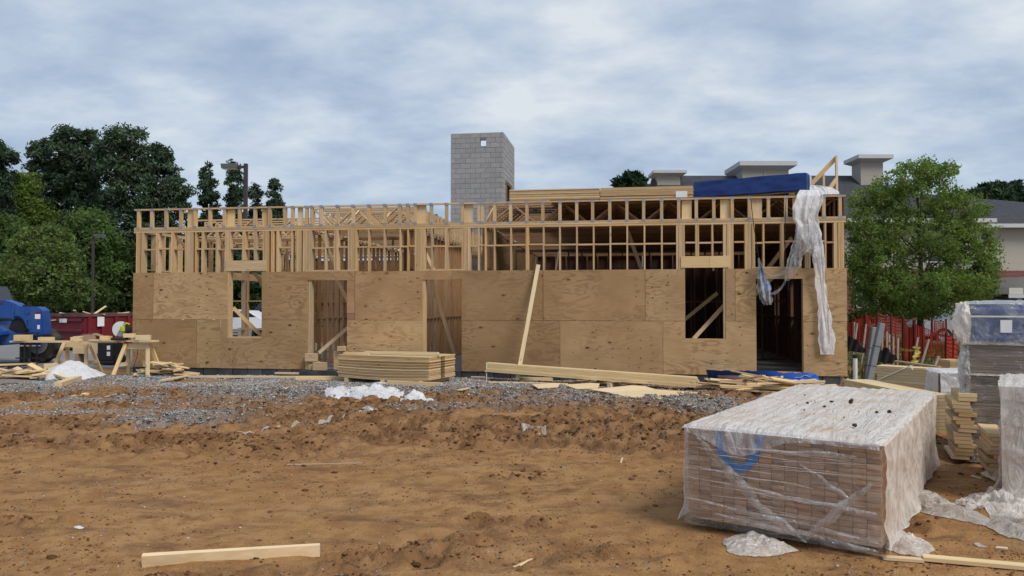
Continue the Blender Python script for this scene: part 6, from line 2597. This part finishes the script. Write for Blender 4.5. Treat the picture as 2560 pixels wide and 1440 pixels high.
for i, (a, yt, b_, yb, Y, lb) in enumerate(((2136, 805, 2134, 850, 23, 'leftmost wooden stake next to the building corner'), (2143, 808, 2138, 848, 22.9, 'thin slanting stake beside the leftmost one'), (2165, 810, 2158, 872, 22, 'tall stake left of the grey posts'),
                                          (2206, 822, 2205, 875, 21.5, 'stake standing just right of the grey posts'), (2217, 829, 2217, 868, 21, 'first of four stakes right of the grey posts'), (2223, 836, 2223, 866, 20.8, 'second of four stakes right of the grey posts'), (2233, 841, 2233, 888, 20, 'third of four stakes right of the grey posts'),
                                          (2245, 845, 2244, 886, 19.6, 'last of four stakes right of the grey posts'), (2295, 843, 2287, 885, 19.4, 'stake with caution tape tied to it'), (2322, 848, 2303, 912, 17.8, 'leaning stake in front of the sloping netting'), (2347, 890, 2337, 915, 16.5, 'short leaning stake near the wide mesh'))):
    t_, d_ = at(a, yt, Y), at(b_, yb, Y)
    d_ = t_ + (d_ - t_) * ((t_.z - .0) / max(.05, t_.z - d_.z))
    tag(board('stake', d_, t_, .045, .04, M['stake'], None, up=(0, 1, 0)), lb, 'stake', GK)
# grey steel posts leaning on each other
for i, (pts, Y, lb) in enumerate((([(2185, 818), (2168, 935)], 17.6, 'left-hand of two grey square posts leaning together'), ([(2204, 808), (2176, 935)], 17.2, 'right-hand taller of two grey square posts leaning together'))):
    t_, b_ = at(*pts[0], Y), at(*pts[1], Y)
    b_ = t_ + (b_ - t_) * (t_.z / (t_.z - b_.z))
    E = empty('grey_post', b_, 0, lb, 'post', 'grey posts by the fence')
    o = board('shaft', (0, 0, 0), t_ - b_, .13, .13, M['grey'], E, up=(0, 1, 0), bevel=.012)
    dv_ = (t_ - b_).normalized()
    for f_ in (.3, .62):
        c = (t_ - b_) * f_
        q = MB()
        q.beam(c - dv_ * .006, c + dv_ * .006, .137, .137, (0, 1, 0))
        q.build('band', M['black'], E)
# capped plastic pipe
p = at(2138, 900, 15.6)
E = empty('vent_pipe', (p.x, 15.6, 0), 0, 'short white plastic pipe with black cap at the building corner', 'pipe')
m = MB()
m.tube([(0, 0, -.1), (0, 0, .72)], .042, 14)
m.build('pipe', M['pvc'], E, smooth=False)
m = MB()
m.tube([(0, 0, .70), (0, 0, .77)], .048, 14)
m.build('cap', M['black'], E)
# silt fence
for i, (rows, Y, lb) in enumerate((([(2118, 838, 878), (2140, 848, 880), (2168, 880, 884)], 21.0, 'black silt fence sloping down beside the building corner'), ([(2188, 882, 892), (2200, 876, 905), (2216, 868, 910), (2232, 884, 908), (2248, 900, 906)], 18.4, 'sagging black silt fabric right of the grey posts'))):
    nX = 24
    P = np.zeros((nX, 8, 3))
    xs_ = [r_[0] for r_ in rows]
    for a in range(nX):
        x = xs_[0] + (xs_[-1] - xs_[0]) * a / (nX - 1)
        y0 = np.interp(x, xs_, [r_[1] for r_ in rows])
        y1 = np.interp(x, xs_, [r_[2] for r_ in rows])
        for b_ in range(8):
            c = at(x, y0 + (y1 - y0) * b_ / 7, Y)
            c.y += .12 * math.sin(a * .9 + b_ * .5) * .5
            P[a, b_] = c
    tag(link('silt_fence', grid_mesh('silt_fence', P, M['silt'])), lb, 'silt fence', 'silt fences')
# caution tape
nX = 30
P = np.zeros((nX, 3, 3))
for a in range(nX):
    t_ = a / (nX - 1)
    x = 2222 + 62 * t_
    y = 858 + 18 * t_ + 6 * math.sin(t_ * math.pi)
    c = at(x, y, 20.2 - .8 * t_)
    for b_ in range(3):
        P[a, b_] = c + Vector((0, .01 * math.sin(a), (b_ - 1) * .03 * (1 + .4 * math.sin(a * 1.3))))
tag(link('caution_tape', grid_mesh('caution_tape', P, M['tape'])), 'yellow caution tape strung between stakes', 'caution tape')
P = np.zeros((nX, 3, 3))
for a in range(nX):
    t_ = a / (nX - 1)
    c = at(2290 + 4 * math.sin(t_ * 5), 866 + 42 * t_, 19.2)
    for b_ in range(3):
        P[a, b_] = c + Vector(((b_ - 1) * .06 * (1 + .5 * math.sin(a * .8)), .03 * math.sin(b_ * 2 + a * .5), 0))
tag(link('caution_tape', grid_mesh('caution_tape', P, M['tape'])), 'loose end of yellow caution tape hanging from a stake', 'caution tape')

# grass on the bank by the fence
n = 9000
gx_ = RNG.uniform(8.2, 15.5, n)
gy_ = RNG.uniform(18.2, 30, n)
keep = fbm(gx_ * .8, gy_ * .8, 3, 90) > .42
gx_, gy_ = gx_[keep], gy_[keep]
hh = RNG.uniform(.08, .28, len(gx_))
an = RNG.uniform(0, 6.28, len(gx_))
z0 = ground_h(gx_, gy_)
w_ = .014
V = np.stack([np.stack([gx_ - w_ * np.cos(an), gy_ - w_ * np.sin(an), z0], -1), np.stack([gx_ + w_ * np.cos(an), gy_ + w_ * np.sin(an), z0], -1), np.stack([gx_ + RNG.normal(0, .06, len(gx_)), gy_ + RNG.normal(0, .06, len(gx_)), z0 + hh], -1)], 1)
me = mesh_np('grass', V.reshape(-1, 3), np.arange(len(gx_) * 3).reshape(-1, 3), M['leaf'])
set_color(me, 'leaf', np.repeat(np.array([[.07, .10, .03]]) * RNG.uniform(.6, 1.5, (len(gx_), 1)), 3, 0))
tag(link('grass', me), 'rough green grass on the bank behind the fence', 'grass', kind='stuff')
